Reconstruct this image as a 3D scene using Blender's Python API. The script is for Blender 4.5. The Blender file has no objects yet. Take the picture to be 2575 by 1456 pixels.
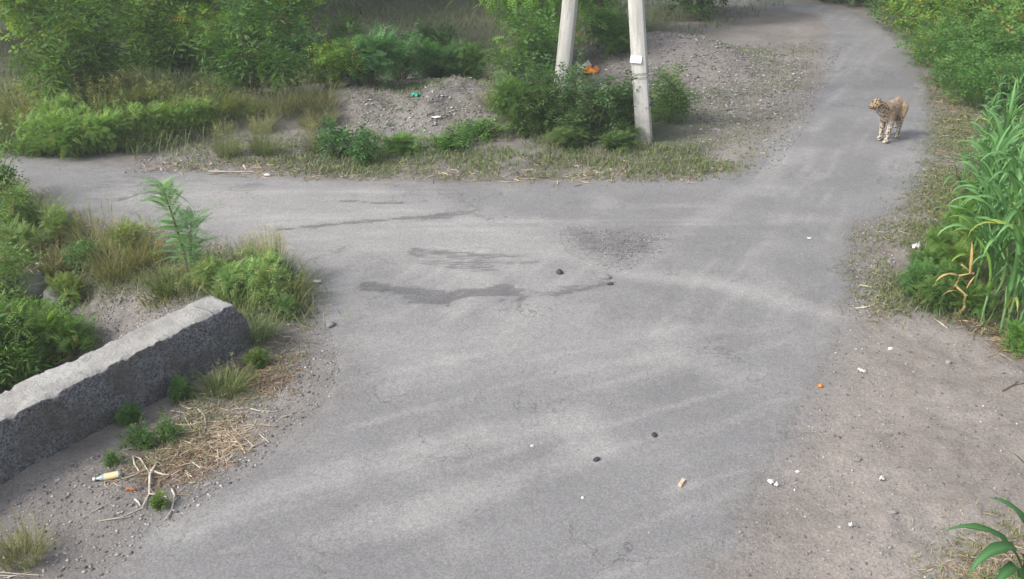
import bpy, bmesh, math, random
import numpy as np
from mathutils import Vector, Matrix, Euler

R = math.radians
rng = np.random.default_rng(7)
random.seed(7)
scene = bpy.context.scene
COL = scene.collection

# ---------------------------------------------------------------- camera, sky, sun, exposure
CAM_H, TILT = 4.3, R(25.0)
cam_d = bpy.data.cameras.new('camera')
cam_d.sensor_width = 36.0
cam_d.lens = 36.0 * 2473.0 / 2575.0
cam_d.clip_end = 1000.0
cam_d.clip_start = 0.05
cam = bpy.data.objects.new('camera', cam_d)
COL.objects.link(cam)
cam.location = (0, 0, CAM_H)
cam.rotation_euler = (R(90) - TILT, 0, 0)
scene.camera = cam

SUN_EL = R(42)
SUN_AZ = math.atan2(-0.90, -0.42)          # direction towards the sun, from +Y clockwise
world = bpy.data.worlds.new('World')
scene.world = world
world.use_nodes = True
wn = world.node_tree
wn.nodes.clear()
w_out = wn.nodes.new('ShaderNodeOutputWorld')
w_bg = wn.nodes.new('ShaderNodeBackground')
w_sky = wn.nodes.new('ShaderNodeTexSky')
w_sky.sky_type = 'NISHITA'
w_sky.sun_disc = False
w_sky.sun_elevation = SUN_EL
w_sky.sun_rotation = SUN_AZ
w_sky.air_density = 1.0
w_sky.dust_density = 3.0
w_sky.ozone_density = 1.0
w_hsv = wn.nodes.new('ShaderNodeHueSaturation')   # hazy, whitish monsoon sky
w_hsv.inputs['Saturation'].default_value = 0.42
wn.links.new(w_sky.outputs[0], w_hsv.inputs['Color'])
wn.links.new(w_hsv.outputs[0], w_bg.inputs['Color'])
w_bg.inputs['Strength'].default_value = 0.14
wn.links.new(w_bg.outputs[0], w_out.inputs['Surface'])

sun_d = bpy.data.lights.new('sun', 'SUN')
sun_d.energy = 1.5
sun_d.angle = R(12)
sun_d.color = (1.0, 0.95, 0.87)
sun = bpy.data.objects.new('sun', sun_d)
COL.objects.link(sun)
sd = Vector((math.sin(SUN_AZ) * math.cos(SUN_EL), math.cos(SUN_AZ) * math.cos(SUN_EL), math.sin(SUN_EL)))
sun.rotation_euler = sd.to_track_quat('Z', 'Y').to_euler()
sun.location = sd * 60

vs = scene.view_settings
vs.view_transform = 'Standard'
vs.look = 'None'
vs.exposure = 0.98
vs.gamma = 1.0
vs.use_curve_mapping = False
scene.cycles.max_bounces = 6
scene.cycles.diffuse_bounces = 3
scene.cycles.transparent_max_bounces = 4

# ---------------------------------------------------------------- measuring: photo point -> place on the ground
PW, PH, PF = 2575.0, 1456.0, 2473.0
def G(x, y, z=0.0):
    u = (x - PW / 2) / PF
    v = (y - PH / 2) / PF
    dy = math.cos(TILT) - v * math.sin(TILT)
    dz = -math.sin(TILT) - v * math.cos(TILT)
    k = (z - CAM_H) / dz
    return np.array((u * k, dy * k))
def GP(pts, z=0.0):
    return np.array([G(a, b, z) for a, b in pts])

# ---------------------------------------------------------------- noise and polygons
def _h(ix, iy, s):
    n = (ix.astype(np.int64) * 374761393 + iy.astype(np.int64) * 668265263 + s * 974711) & 0x7fffffff
    n = ((n ^ (n >> 13)) * 1274126177) & 0x7fffffff
    n = n ^ (n >> 16)
    return (n & 0xffff) / 65535.0
def vnoise(x, y, s=0):
    ix, iy = np.floor(x), np.floor(y)
    fx, fy = x - ix, y - iy
    fx = fx * fx * (3 - 2 * fx); fy = fy * fy * (3 - 2 * fy)
    a = _h(ix, iy, s); b = _h(ix + 1, iy, s); c = _h(ix, iy + 1, s); d = _h(ix + 1, iy + 1, s)
    return (a + (b - a) * fx) * (1 - fy) + (c + (d - c) * fx) * fy
def fbm(x, y, s=0, o=4):
    t = 0; a = 0.5; n = 0
    for i in range(o):
        t = t + a * (vnoise(x, y, s + i) - 0.5) * 2; n += a
        x = x * 2.03 + 17.1; y = y * 2.03 + 5.3; a *= 0.5
    return t / n
def sstep(a, b, x):
    t = np.clip((x - a) / (b - a), 0, 1)
    return t * t * (3 - 2 * t)
def seg_dist(px, py, poly, closed=True):
    d = np.full(px.shape, 1e9)
    n = len(poly)
    for i in range(n if closed else n - 1):
        ax, ay = poly[i]; bx, by = poly[(i + 1) % n]
        ex, ey = bx - ax, by - ay
        L = ex * ex + ey * ey + 1e-12
        t = np.clip(((px - ax) * ex + (py - ay) * ey) / L, 0, 1)
        d = np.minimum(d, (px - ax - t * ex) ** 2 + (py - ay - t * ey) ** 2)
    return np.sqrt(d)
def inside(px, py, poly):
    r = np.zeros(px.shape, bool)
    n = len(poly)
    for i in range(n):
        ax, ay = poly[i]; bx, by = poly[(i + 1) % n]
        c = ((ay > py) != (by > py)) & (px < (bx - ax) * (py - ay) / (by - ay + 1e-12) + ax)
        r ^= c
    return r
def sdist(px, py, poly):
    d = seg_dist(px, py, poly)
    return np.where(inside(px, py, poly), d, -d)

ROAD = np.concatenate([
    np.array([(-1.9, 1.0)]),
    GP([(250, 1456), (420, 1320), (560, 1230), (700, 1120), (800, 1020), (850, 920), (835, 830), (775, 750),
        (735, 680), (650, 640), (560, 612), (420, 590), (280, 568), (160, 533), (90, 480), (20, 440), (-300, 440),
        (-1200, 450), (-1200, 378), (-300, 380), (40, 390), (230, 408), (400, 432), (700, 446), (1000, 453), (1300, 456),
        (1600, 456), (1750, 455), (1850, 430), (1930, 380), (1990, 310), (2030, 250), (2070, 190), (2090, 120),
        (2082, 70), (2050, 40), (1960, 22), (1750, 12)]),
    np.array([(2.0, 28.3), (0.0, 29.0), (0.0, 31.5), (4.0, 30.5)]),
    GP([(2050, 8), (2120, 24), (2165, 40), (2215, 65), (2280, 115), (2325, 180), (2345, 260), (2350, 330), (2335, 385), (2310, 470),
        (2255, 535), (2165, 565), (2150, 640), (2152, 720), (2130, 800), (2095, 890), (2045, 1000), (1985, 1080),
        (1930, 1180), (1850, 1300), (1760, 1456)]),
    np.array([(0.6, 1.0)])])

# wall line: front foot of the low parapet
WA = np.array(G(0, 1228)); WB = np.array(G(612, 884))
WD = (WB - WA) / np.linalg.norm(WB - WA)
WN = np.array((WD[1], -WD[0]))            # towards the road
WT = 0.36                                 # thickness
WH = 0.50
def road_d(x, y):
    return sdist(x, y, ROAD) + 0.10 * fbm(x * 1.3, y * 1.3, 3) + 0.05 * fbm(x * 6, y * 6, 9)

def ell(x, y, cx, cy, rx, ry):
    return np.sqrt(((x - cx) / rx) ** 2 + ((y - cy) / ry) ** 2)

GR_C = G(2085, 1090)
def gz_full(x, y, rd=None):
    x = np.asarray(x, float); y = np.asarray(y, float)
    if rd is None: rd = road_d(x, y)
    off = sstep(0.0, 0.9, -rd)
    z = 0.012 * fbm(x * 0.8, y * 0.8, 21) * (0.35 + 0.65 * off) + off * 0.05 * fbm(x * 1.1, y * 1.1, 5)
    z = z + off * 0.014 * fbm(x * 9, y * 9, 31)
    # debris mound beyond the junction, heaps of gravel behind the poles
    z = z + 0.36 * (1 - sstep(0.2, 1.0, ell(x, y, -1.7, 16.6, 3.9, 2.1))) * (1 + 0.5 * fbm(x * 1.1, y * 1.5, 41) + 0.25 * fbm(x * 4, y * 4, 42))
    z = z + 0.45 * (1 - sstep(0.2, 1.0, ell(x, y, 3.2, 20.5, 2.4, 2.2)))
    z = z + 0.35 * (1 - sstep(0.3, 1.0, ell(x, y, -6.6, 16.2, 3.4, 1.9)))
    # ditch behind the parapet
    s = (x - WA[0]) * WN[0] + (y - WA[1]) * WN[1]
    along = (x - WA[0]) * WD[0] + (y - WA[1]) * WD[1]
    beh = sstep(0.30, 1.5, -(s + WT)) * (1 - sstep(1.6, 3.3, along))
    z = z - 0.75 * beh * off
    z = z + 0.03 * sstep(0.0, 0.35, -rd) * fbm(x * 2.5, y * 2.5, 13)
    z = z + off * (x > 1.5) * (y < 9.5) * (0.012 * fbm(x * 1.2, y * 7, 43) + 0.008 * fbm(x * 5, y * 14, 44))
    g = GR_C
    z = z + 0.012 * fbm(x * 1.5 + y * 0.4, y * 16, 45, 2) * (1 - sstep(0.5, 1.0, ell(x, y, g[0], g[1], 0.55, 0.35)))
    return z
def gz(x, y):
    return float(gz_full(np.array([x]), np.array([y]))[0])
def at(px, py, dz=0.0):
    """point on the real ground seen at this place of the photo (iterated for height)"""
    z = 0.0
    for _ in range(6):
        p = G(px, py, z); z = 0.5 * z + 0.5 * gz(p[0], p[1])
    return Vector((p[0], p[1], gz(p[0], p[1]) + dz))

# ---------------------------------------------------------------- mesh helpers
def mesh_from(name, V, faces, tone=None, mat=None, smooth=False, attrs=None):
    me = bpy.data.meshes.new(name)
    V = np.asarray(V, np.float32)
    me.vertices.add(len(V)); me.vertices.foreach_set('co', V.ravel())
    loops = np.concatenate([np.asarray(f, np.int32).ravel() for f in faces if len(f)])
    cnt = np.concatenate([np.full(len(f), np.asarray(f).shape[1], np.int32) for f in faces if len(f)])
    st = np.concatenate([[0], np.cumsum(cnt)[:-1]]).astype(np.int32)
    me.loops.add(len(loops)); me.loops.foreach_set('vertex_index', loops)
    me.polygons.add(len(cnt)); me.polygons.foreach_set('loop_start', st); me.polygons.foreach_set('loop_total', cnt)
    if smooth: me.polygons.foreach_set('use_smooth', np.ones(len(cnt), bool))
    me.update(calc_edges=True)
    if tone is not None:
        a = me.attributes.new('tone', 'FLOAT', 'POINT'); a.data.foreach_set('value', np.asarray(tone, np.float32))
    for k, v in (attrs or {}).items():
        a = me.attributes.new(k, 'FLOAT', 'POINT'); a.data.foreach_set('value', np.asarray(v, np.float32))
    if mat is not None: me.materials.append(mat)
    return me
def obj(name, me, parent=None, loc=(0, 0, 0), rot=(0, 0, 0), scale=None, color=None):
    o = bpy.data.objects.new(name, me); COL.objects.link(o)
    o.location = loc; o.rotation_euler = rot
    if scale is not None: o.scale = (scale,) * 3 if np.isscalar(scale) else scale
    if parent is not None: o.parent = parent
    if color is not None: o.color = (*color, 1)
    return o
def tag(o, label, cat, group=None):
    o['label'] = label; o['category'] = cat
    if group: o['group'] = group
    return o
def thing(name, label, cat, loc, rz=0.0, group=None, scale=None):
    o = obj(name, None, None, loc, (0, 0, rz), scale)
    o.empty_display_size = 0.1
    return tag(o, label, cat, group)
class Buf:
    def __init__(s): s.V = []; s.F = {}; s.T = []; s.n = 0
    def add(s, V, F, t=0.5):
        V = np.asarray(V, float).reshape(-1, 3); F = np.asarray(F, int)
        s.V.append(V); s.F.setdefault(F.shape[1], []).append(F + s.n)
        s.T.append(np.full(len(V), t) if np.isscalar(t) else np.asarray(t, float)); s.n += len(V)
    def mesh(s, name, mat, smooth=False):
        return mesh_from(name, np.concatenate(s.V), [np.concatenate(f) for f in s.F.values()], np.concatenate(s.T), mat, smooth)
def tube(pts, rad, n=7, cap=True):
    pts = np.asarray(pts, float); rad = np.broadcast_to(np.asarray(rad, float), (len(pts),))
    V = []
    up = np.array((0.13, 0.31, 0.94))
    for i, p in enumerate(pts):
        d = pts[min(i + 1, len(pts) - 1)] - pts[max(i - 1, 0)]
        d = d / (np.linalg.norm(d) + 1e-9)
        a = np.cross(d, up)
        if np.linalg.norm(a) < 0.15: a = np.cross(d, np.array((1.0, 0, 0)))
        a /= np.linalg.norm(a); b = np.cross(d, a)
        th = np.arange(n) * 2 * math.pi / n
        V.append(p + rad[i] * (np.cos(th)[:, None] * a + np.sin(th)[:, None] * b))
    V = np.concatenate(V)
    F = [(i * n + j, i * n + (j + 1) % n, (i + 1) * n + (j + 1) % n, (i + 1) * n + j) for i in range(len(pts) - 1) for j in range(n)]
    if cap:
        V = np.concatenate([V, pts[:1], pts[-1:]])
        k = len(pts) * n
        F += [(j, k, k, (j + 1) % n) for j in range(0)]
    return V, np.array(F)
def tube_to(buf, pts, rad, n=7, t=0.5):
    V, F = tube(pts, rad, n, False)
    buf.add(V, F, t)
    k = buf.n - len(V)
    m = len(np.asarray(pts))
    for ring in (0, (m - 1) * n):
        c = np.mean(V[ring:ring + n], 0)
        buf.add(np.concatenate([V[ring:ring + n], [c]]), np.array([(j, (j + 1) % n, n) for j in range(n)]), t)
def rotmats(fwd, up_hint, roll=None):
    """columns: x = fwd, z ~ up_hint"""
    f = fwd / (np.linalg.norm(fwd, axis=1, keepdims=True) + 1e-9)
    y = np.cross(up_hint, f); y /= (np.linalg.norm(y, axis=1, keepdims=True) + 1e-9)
    z = np.cross(f, y)
    if roll is not None:
        c, s = np.cos(roll)[:, None], np.sin(roll)[:, None]
        y, z = y * c + z * s, z * c - y * s
    return np.stack([f, y, z], 2)
def instance(buf, tv, tf, tt, M, P, S, dt):
    n = len(P); k = len(tv)
    V = np.einsum('nij,kj->nki', M, tv) * np.asarray(S).reshape(-1, 1, 1) + P[:, None, :]
    T = (tt[None, :] + dt[:, None]).ravel()
    off = (np.arange(n) * k)[:, None, None]
    V = V.reshape(-1, 3)
    first = True
    base = buf.n
    buf.V.append(V); buf.T.append(T); buf.n += len(V)
    for F in tf:
        F = np.asarray(F)
        buf.F.setdefault(F.shape[1], []).append((F[None] + off).reshape(-1, F.shape[1]) + base)

# ---------------------------------------------------------------- materials
def new_mat(name):
    m = bpy.data.materials.new(name); m.use_nodes = True
    nt = m.node_tree; nt.nodes.clear()
    out = nt.nodes.new('ShaderNodeOutputMaterial')
    return m, nt, out
def N(nt, typ, **kw):
    n = nt.nodes.new(typ)
    for k, v in kw.items():
        if k in n.inputs: n.inputs[k].default_value = v
        else: setattr(n, k, v)
    return n
def L(nt, a, b): nt.links.new(a, b)
def attr(nt, name):
    n = nt.nodes.new('ShaderNodeAttribute'); n.attribute_name = name; return n.outputs['Fac']
def mixc(nt, f, a, b, mode='MIX'):
    n = nt.nodes.new('ShaderNodeMix'); n.data_type = 'RGBA'; n.blend_type = mode
    for sock, v in ((n.inputs[0], f), (n.inputs[6], a), (n.inputs[7], b)):
        if hasattr(v, 'is_linked'): nt.links.new(v, sock)
        elif isinstance(v, (tuple, list)): sock.default_value = (*v, 1) if len(v) == 3 else v
        else: sock.default_value = v
    return n.outputs[2]
def math_(nt, op, a, b=None, clamp=False):
    n = nt.nodes.new('ShaderNodeMath'); n.operation = op; n.use_clamp = clamp
    for i, v in enumerate((a, b)):
        if v is None: continue
        if hasattr(v, 'is_linked'): nt.links.new(v, n.inputs[i])
        else: n.inputs[i].default_value = v
    return n.outputs[0]
def maprange(nt, v, a, b, c=0.0, d=1.0):
    n = nt.nodes.new('ShaderNodeMapRange')
    nt.links.new(v, n.inputs[0])
    for i, q in enumerate((a, b, c, d)): n.inputs[i + 1].default_value = q
    return n.outputs[0]
def noise(nt, vec, scale, detail=4, rough=0.55):
    n = nt.nodes.new('ShaderNodeTexNoise'); n.inputs['Scale'].default_value = scale
    n.inputs['Detail'].default_value = detail; n.inputs['Roughness'].default_value = rough
    if vec is not None: nt.links.new(vec, n.inputs['Vector'])
    return n.outputs['Fac']
def coords(nt, kind='Object'):
    return nt.nodes.new('ShaderNodeTexCoord').outputs[kind]

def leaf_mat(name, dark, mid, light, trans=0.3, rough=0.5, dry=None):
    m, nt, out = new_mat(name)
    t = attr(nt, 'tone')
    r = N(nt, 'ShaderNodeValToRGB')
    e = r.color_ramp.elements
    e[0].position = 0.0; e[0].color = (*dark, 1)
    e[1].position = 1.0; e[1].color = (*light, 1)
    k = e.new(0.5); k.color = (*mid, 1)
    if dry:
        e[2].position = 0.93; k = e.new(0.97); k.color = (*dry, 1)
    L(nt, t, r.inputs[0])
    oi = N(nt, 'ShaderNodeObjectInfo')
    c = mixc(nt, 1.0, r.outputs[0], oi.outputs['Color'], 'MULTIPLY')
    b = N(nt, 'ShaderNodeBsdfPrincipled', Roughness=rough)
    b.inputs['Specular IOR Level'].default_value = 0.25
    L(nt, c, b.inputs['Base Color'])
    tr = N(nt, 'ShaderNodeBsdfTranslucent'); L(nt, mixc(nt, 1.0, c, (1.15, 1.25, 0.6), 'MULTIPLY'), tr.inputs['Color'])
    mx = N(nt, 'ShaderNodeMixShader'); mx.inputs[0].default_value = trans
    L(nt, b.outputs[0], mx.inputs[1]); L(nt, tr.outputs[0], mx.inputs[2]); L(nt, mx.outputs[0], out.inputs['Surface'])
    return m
M_LEAF = leaf_mat('leaf', (0.050, 0.105, 0.036), (0.105, 0.192, 0.062), (0.205, 0.305, 0.110), 0.38, 0.55, (0.26, 0.19, 0.10))
M_GRASS = leaf_mat('grass_blade', (0.075, 0.120, 0.045), (0.150, 0.195, 0.080), (0.350, 0.330, 0.190), 0.3, 0.6)
M_MAIZE = leaf_mat('maize_leaf', (0.050, 0.145, 0.038), (0.085, 0.225, 0.062), (0.260, 0.410, 0.180), 0.25, 0.55)
M_STRAW = leaf_mat('straw', (0.140, 0.085, 0.055), (0.300, 0.220, 0.140), (0.560, 0.480, 0.360), 0.05, 0.75)

def simple_mat(name, c1, c2, scale=8, rough=0.8, bump=0.0, bscale=40, spec=0.3):
    m, nt, out = new_mat(name)
    co = coords(nt)
    f = noise(nt, co, scale, 5)
    c = mixc(nt, maprange(nt, f, 0.3, 0.7), c1, c2)
    b = N(nt, 'ShaderNodeBsdfPrincipled', Roughness=rough)
    b.inputs['Specular IOR Level'].default_value = spec
    L(nt, c, b.inputs['Base Color'])
    if bump:
        bn = N(nt, 'ShaderNodeBump', Strength=bump, Distance=0.02)
        L(nt, noise(nt, co, bscale, 4), bn.inputs['Height']); L(nt, bn.outputs[0], b.inputs['Normal'])
    L(nt, b.outputs[0], out.inputs['Surface'])
    return m
M_BARK = simple_mat('bark', (0.10, 0.075, 0.055), (0.20, 0.16, 0.12), 12, 0.9, 0.6, 30)
M_TWIG = simple_mat('dry_twig', (0.36, 0.31, 0.25), (0.62, 0.57, 0.49), 14, 0.8, 0.3, 60)
M_STONE = simple_mat('stone', (0.16, 0.16, 0.165), (0.30, 0.29, 0.28), 6, 0.85, 0.6, 18)
M_PEBBLE = simple_mat('pebble', (0.16, 0.155, 0.155), (0.36, 0.34, 0.32), 30, 0.85)

def earth_mat(name):
    m, nt, out = new_mat(name)
    co = coords(nt)
    a_as, a_red, a_worn, a_lite, a_grn = (attr(nt, k) for k in ('asphalt', 'red', 'worn', 'lite', 'soilgreen'))
    n1 = noise(nt, co, 0.9, 5); n2 = noise(nt, co, 7.0, 5, 0.6); n3 = noise(nt, co, 70.0, 3, 0.7)
    dirt = mixc(nt, maprange(nt, n1, 0.35, 0.65), (0.160, 0.146, 0.136), (0.220, 0.203, 0.190))
    redd = mixc(nt, maprange(nt, n1, 0.35, 0.65), (0.205, 0.181, 0.163), (0.268, 0.240, 0.219))
    dirt = mixc(nt, a_red, dirt, redd)
    dirt = mixc(nt, a_grn, dirt, (0.075, 0.085, 0.045))
    asp = mixc(nt, maprange(nt, n1, 0.3, 0.7), (0.178, 0.175, 0.176), (0.226, 0.222, 0.222))
    nA = noise(nt, co, 20.0, 6, 0.72)
    mpx = N(nt, 'ShaderNodeMapping'); L(nt, co, mpx.inputs[0]); mpx.inputs['Scale'].default_value = (0.32, 2.0, 1.0)
    nB = noise(nt, mpx.outputs[0], 13.0, 6, 0.7)
    a_lite = maprange(nt, math_(nt, 'ADD', a_lite, math_(nt, 'MULTIPLY', math_(nt, 'SUBTRACT', nA, 0.5), 0.7)), 0.05, 0.75)
    w2_ = math_(nt, 'ADD', a_worn, math_(nt, 'MULTIPLY', math_(nt, 'SUBTRACT', nB, 0.5), 1.9))
    a_worn = math_(nt, 'ADD', math_(nt, 'MULTIPLY', a_worn, 0.30), maprange(nt, w2_, 0.40, 0.56, 0.0, 0.5))
    asp = mixc(nt, a_lite, asp, (0.325, 0.315, 0.303))
    asp = mixc(nt, a_worn, asp, (0.105, 0.103, 0.108))
    cv = N(nt, 'ShaderNodeTexVoronoi'); cv.feature = 'DISTANCE_TO_EDGE'; cv.inputs['Scale'].default_value = 1.1
    wv = N(nt, 'ShaderNodeVectorMath'); wv.operation = 'ADD'; wn_ = N(nt, 'ShaderNodeTexNoise'); wn_.inputs['Scale'].default_value = 2.5; wn_.inputs['Detail'].default_value = 5
    L(nt, co, wn_.inputs['Vector']); L(nt, wn_.outputs['Color'], wv.inputs[0]); L(nt, co, wv.inputs[1]); L(nt, wv.outputs[0], cv.inputs['Vector'])
    crk = math_(nt, 'MULTIPLY', maprange(nt, cv.outputs['Distance'], 0.012, 0.004), maprange(nt, noise(nt, co, 0.55, 2), 0.50, 0.60))
    asp = mixc(nt, math_(nt, 'MULTIPLY', crk, 0.55), asp, (0.07, 0.068, 0.066))
    c = mixc(nt, a_as, dirt, asp)
    # aggregate and grain
    vo = N(nt, 'ShaderNodeTexVoronoi'); vo.inputs['Scale'].default_value = 85.0; L(nt, co, vo.inputs['Vector'])
    vo2 = N(nt, 'ShaderNodeTexVoronoi'); vo2.inputs['Scale'].default_value = 26.0; L(nt, co, vo2.inputs['Vector'])
    bw = N(nt, 'ShaderNodeRGBToBW'); L(nt, vo.outputs['Color'], bw.inputs[0])
    g = math_(nt, 'ADD', maprange(nt, bw.outputs[0], 0.2, 0.8, -0.16, 0.16), maprange(nt, n3, 0.3, 0.7, -0.14, 0.14))
    g = math_(nt, 'ADD', g, math_(nt, 'MULTIPLY', maprange(nt, n2, 0.3, 0.7, -0.11, 0.11), math_(nt, 'SUBTRACT', 1.0, math_(nt, 'MULTIPLY', a_as, 0.65))))
    g = math_(nt, 'ADD', g, 1.0)
    cg = N(nt, 'ShaderNodeCombineColor')
    for i in range(3): L(nt, g, cg.inputs[i])
    c = mixc(nt, 1.0, c, cg.outputs[0], 'MULTIPLY')
    # scattered dark and pale specks of grit
    sp = noise(nt, co, 150.0, 1, 0.5)
    c = mixc(nt, maprange(nt, sp, 0.74, 0.78), c, (0.42, 0.41, 0.39))
    c = mixc(nt, maprange(nt, sp, 0.27, 0.23), c, (0.05, 0.05, 0.05))
    b = N(nt, 'ShaderNodeBsdfPrincipled', Roughness=0.88)
    b.inputs['Specular IOR Level'].default_value = 0.18
    L(nt, c, b.inputs['Base Color'])
    hgt = math_(nt, 'ADD', math_(nt, 'MULTIPLY', n2, 0.9), math_(nt, 'MULTIPLY', vo2.outputs['Distance'], 0.25))
    hgt = math_(nt, 'ADD', hgt, math_(nt, 'MULTIPLY', n3, 0.35))
    bn = N(nt, 'ShaderNodeBump', Distance=0.02)
    L(nt, math_(nt, 'SUBTRACT', 0.75, math_(nt, 'MULTIPLY', a_as, 0.55)), bn.inputs['Strength'])
    L(nt, hgt, bn.inputs['Height']); L(nt, bn.outputs[0], b.inputs['Normal'])
    L(nt, b.outputs[0], out.inputs['Surface'])
    return m
M_EARTH = earth_mat('earth_and_road')

# ---------------------------------------------------------------- ground and road
def worn_mask(x, y):
    w = np.zeros_like(x)
    n = fbm(x * 3.0, y * 3.0, 61); nf = fbm(x * 14, y * 14, 62)
    def blob(poly, soft, amt, streak=0.0):
        d = sdist(x, y, GP(poly)) + 0.09 * n + 0.07 * nf + streak * fbm(x * 1.0, y * 9.0, 63)
        return amt * sstep(-soft, soft, d)
    w = np.maximum(w, blob([(1050, 632), (1180, 640), (1345, 650), (1350, 668), (1240, 680), (1110, 682), (1080, 660)], 0.04, 0.48, 0.35))
    w = np.maximum(w, blob([(905, 716), (1060, 722), (1130, 738), (1230, 722), (1350, 738), (1340, 756), (1240, 756), (1170, 748), (1110, 764), (1040, 752), (1000, 730), (915, 730)], 0.02, 0.66, 0.2))
    w = np.maximum(w, blob([(1330, 740), (1540, 705), (1530, 722), (1400, 752)], 0.06, 0.5))
    w = np.maximum(w, blob([(1400, 575), (1560, 572), (1700, 600), (1640, 640), (1560, 668), (1450, 630)], 0.25, 0.42))
    w = np.maximum(w, blob([(1040, 556), (1130, 535), (1210, 530), (1140, 548)], 0.05, 0.5))
    w = np.maximum(w, blob([(700, 580), (880, 556), (1050, 545), (900, 566)], 0.05, 0.35))
    w = np.maximum(w, blob([(900, 592), (1180, 596), (1100, 602)], 0.05, 0.3))
    w = np.maximum(w, blob([(120, 470), (300, 432), (700, 460), (960, 470), (800, 478), (500, 470), (280, 520)], 0.3, 0.30, 0.2))
    w = np.maximum(w, blob([(2085, 900), (2110, 860), (2120, 880), (2095, 915)], 0.05, 0.6))
    for pl in ([(1060, 757), (1110, 764), (1190, 738), (1235, 724), (1300, 735)], [(1040, 632), (1130, 636), (1240, 645)], [(700, 579), (900, 560), (1080, 545), (1130, 538)], [(905, 722), (1000, 726), (1060, 728)],
               [(1400, 742), (1470, 728), (1540, 712)], [(840, 505), (960, 512), (1080, 508)], [(300, 505), (350, 490), (400, 480)]):
        d = seg_dist(x, y, GP(pl), False) + 0.03 * nf
        w = np.maximum(w, 0.8 * sstep(0.05, 0.01, d))
    return np.clip(w, 0, 1)
def lite_mask(x, y):
    l = np.zeros_like(x)
    n = fbm(x * 2.0, y * 2.0, 71)
    for pl, wd, amt in (([(1560, 690), (1800, 715), (2000, 770), (2110, 800)], 0.16, 0.5), ([(1300, 600), (1560, 690)], 0.18, 0.4),
                        ([(430, 1330), (700, 1240), (1000, 1160), (1300, 1090), (1450, 1060)], 0.14, 0.35),
                        ([(800, 1360), (1100, 1280), (1350, 1180), (1500, 1130)], 0.12, 0.3),
                        ([(1600, 680), (1750, 560), (1900, 470), (2010, 380)], 0.14, 0.25),
                        ([(2010, 880), (1900, 640), (1960, 600)], 0.10, 0.18)):
        d = seg_dist(x, y, GP(pl), False)
        l = np.maximum(l, amt * sstep(wd * 2.2, 0.0, d + 0.12 * n))
    d = sdist(x, y, GP([(220, 490), (600, 460), (1000, 500), (1300, 560), (1500, 640), (1200, 720), (800, 640), (500, 590)]))
    l = np.maximum(l, 0.45 * sstep(-0.8, 0.6, d + 0.5 * n))
    d = sdist(x, y, GP([(900, 780), (1500, 780), (1900, 830), (1500, 960), (1000, 950)]))
    l = np.maximum(l, 0.3 * sstep(-0.6, 0.6, d + 0.5 * n))
    return l
GREEN_ZONES = [GP(p) for p in (
    [(-200, 480), (160, 560), (420, 620), (700, 690), (760, 800), (560, 760), (380, 700), (150, 690), (-200, 760)],
    [(-200, 800), (200, 820), (220, 900), (-100, 1050), (-400, 1100)],
    [(-300, 240), (560, 240), (880, 200), (1250, 150), (1450, 120), (1800, 40), (2040, -30), (-300, -30)],
    [(1250, 230), (1700, 200), (1740, 360), (1600, 365), (1300, 340)],
    [(2260, 60), (2480, 300), (2430, 480), (2260, 720), (2400, 800), (2575, 880), (3400, 900), (3400, -30), (2300, -30)])]
RED_ZONE = GP([(2160, 800), (2500, 830), (2575, 900), (3000, 1000), (3000, 1600), (1750, 1600), (1850, 1330), (1980, 1110), (2080, 950)])
RED2 = GP([(560, 900), (800, 900), (780, 1020), (620, 1180), (420, 1170), (460, 1090), (600, 1000)])

def earth_attrs(x, y, rd):
    n = fbm(x * 0.9, y * 0.9, 51); nf = fbm(x * 5, y * 5, 52)
    soft = np.where(x > 1.0, np.where(y < 9.0, 0.30, 0.16), np.where(y < 9.0, 0.36, 0.22))
    asph = sstep(-soft, soft, rd + 0.20 * n + 0.16 * nf)
    dr = sdist(x, y, RED_ZONE)
    red = sstep(-0.5, 0.6, dr + 0.4 * n)
    red = np.maximum(red, 0.7 * sstep(-0.3, 0.3, sdist(x, y, RED2) + 0.3 * n))
    red = np.maximum(red, 0.5 * sstep(-0.15, 0.4, -rd) * sstep(8.5, 10.0, y) * (x > 3))
    grn = np.zeros_like(x)
    for z in GREEN_ZONES:
        grn = np.maximum(grn, 0.85 * sstep(-0.4, 0.5, sdist(x, y, z) + 0.4 * n))
    grn = np.maximum(grn, sstep(32, 45, y))
    def streak(ux, uy, sd):
        return 0.55 * fbm((x * ux + y * uy) * 0.5, (-x * uy + y * ux) * 6.0, sd, 5) + 0.45 * fbm((x * ux + y * uy) * 1.6, (-x * uy + y * ux) * 14.0, sd + 9, 4)
    w1 = sstep(9.0, 7.5, y); w3 = sstep(9.5, 11.0, y) * sstep(4.0, 2.5, x); w2 = np.clip(1 - w1 - w3, 0, 1)
    st = w1 * streak(0.90, 0.43, 131) + w2 * streak(0.45, 0.89, 132) + w3 * streak(1.0, 0.03, 133)
    bl = fbm(x * 1.7, y * 1.7, 134, 5)
    lite = np.clip(lite_mask(x, y) + 0.75 * np.maximum(0, st - 0.03) + 0.5 * np.maximum(0, bl - 0.1), 0, 0.9)
    worn = np.clip(worn_mask(x, y) + 0.55 * np.maximum(0, -st - 0.06) + 0.35 * np.maximum(0, -bl - 0.12), 0, 0.85)
    return dict(asphalt=asph, red=red, worn=worn, lite=lite, soilgreen=grn)

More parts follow.
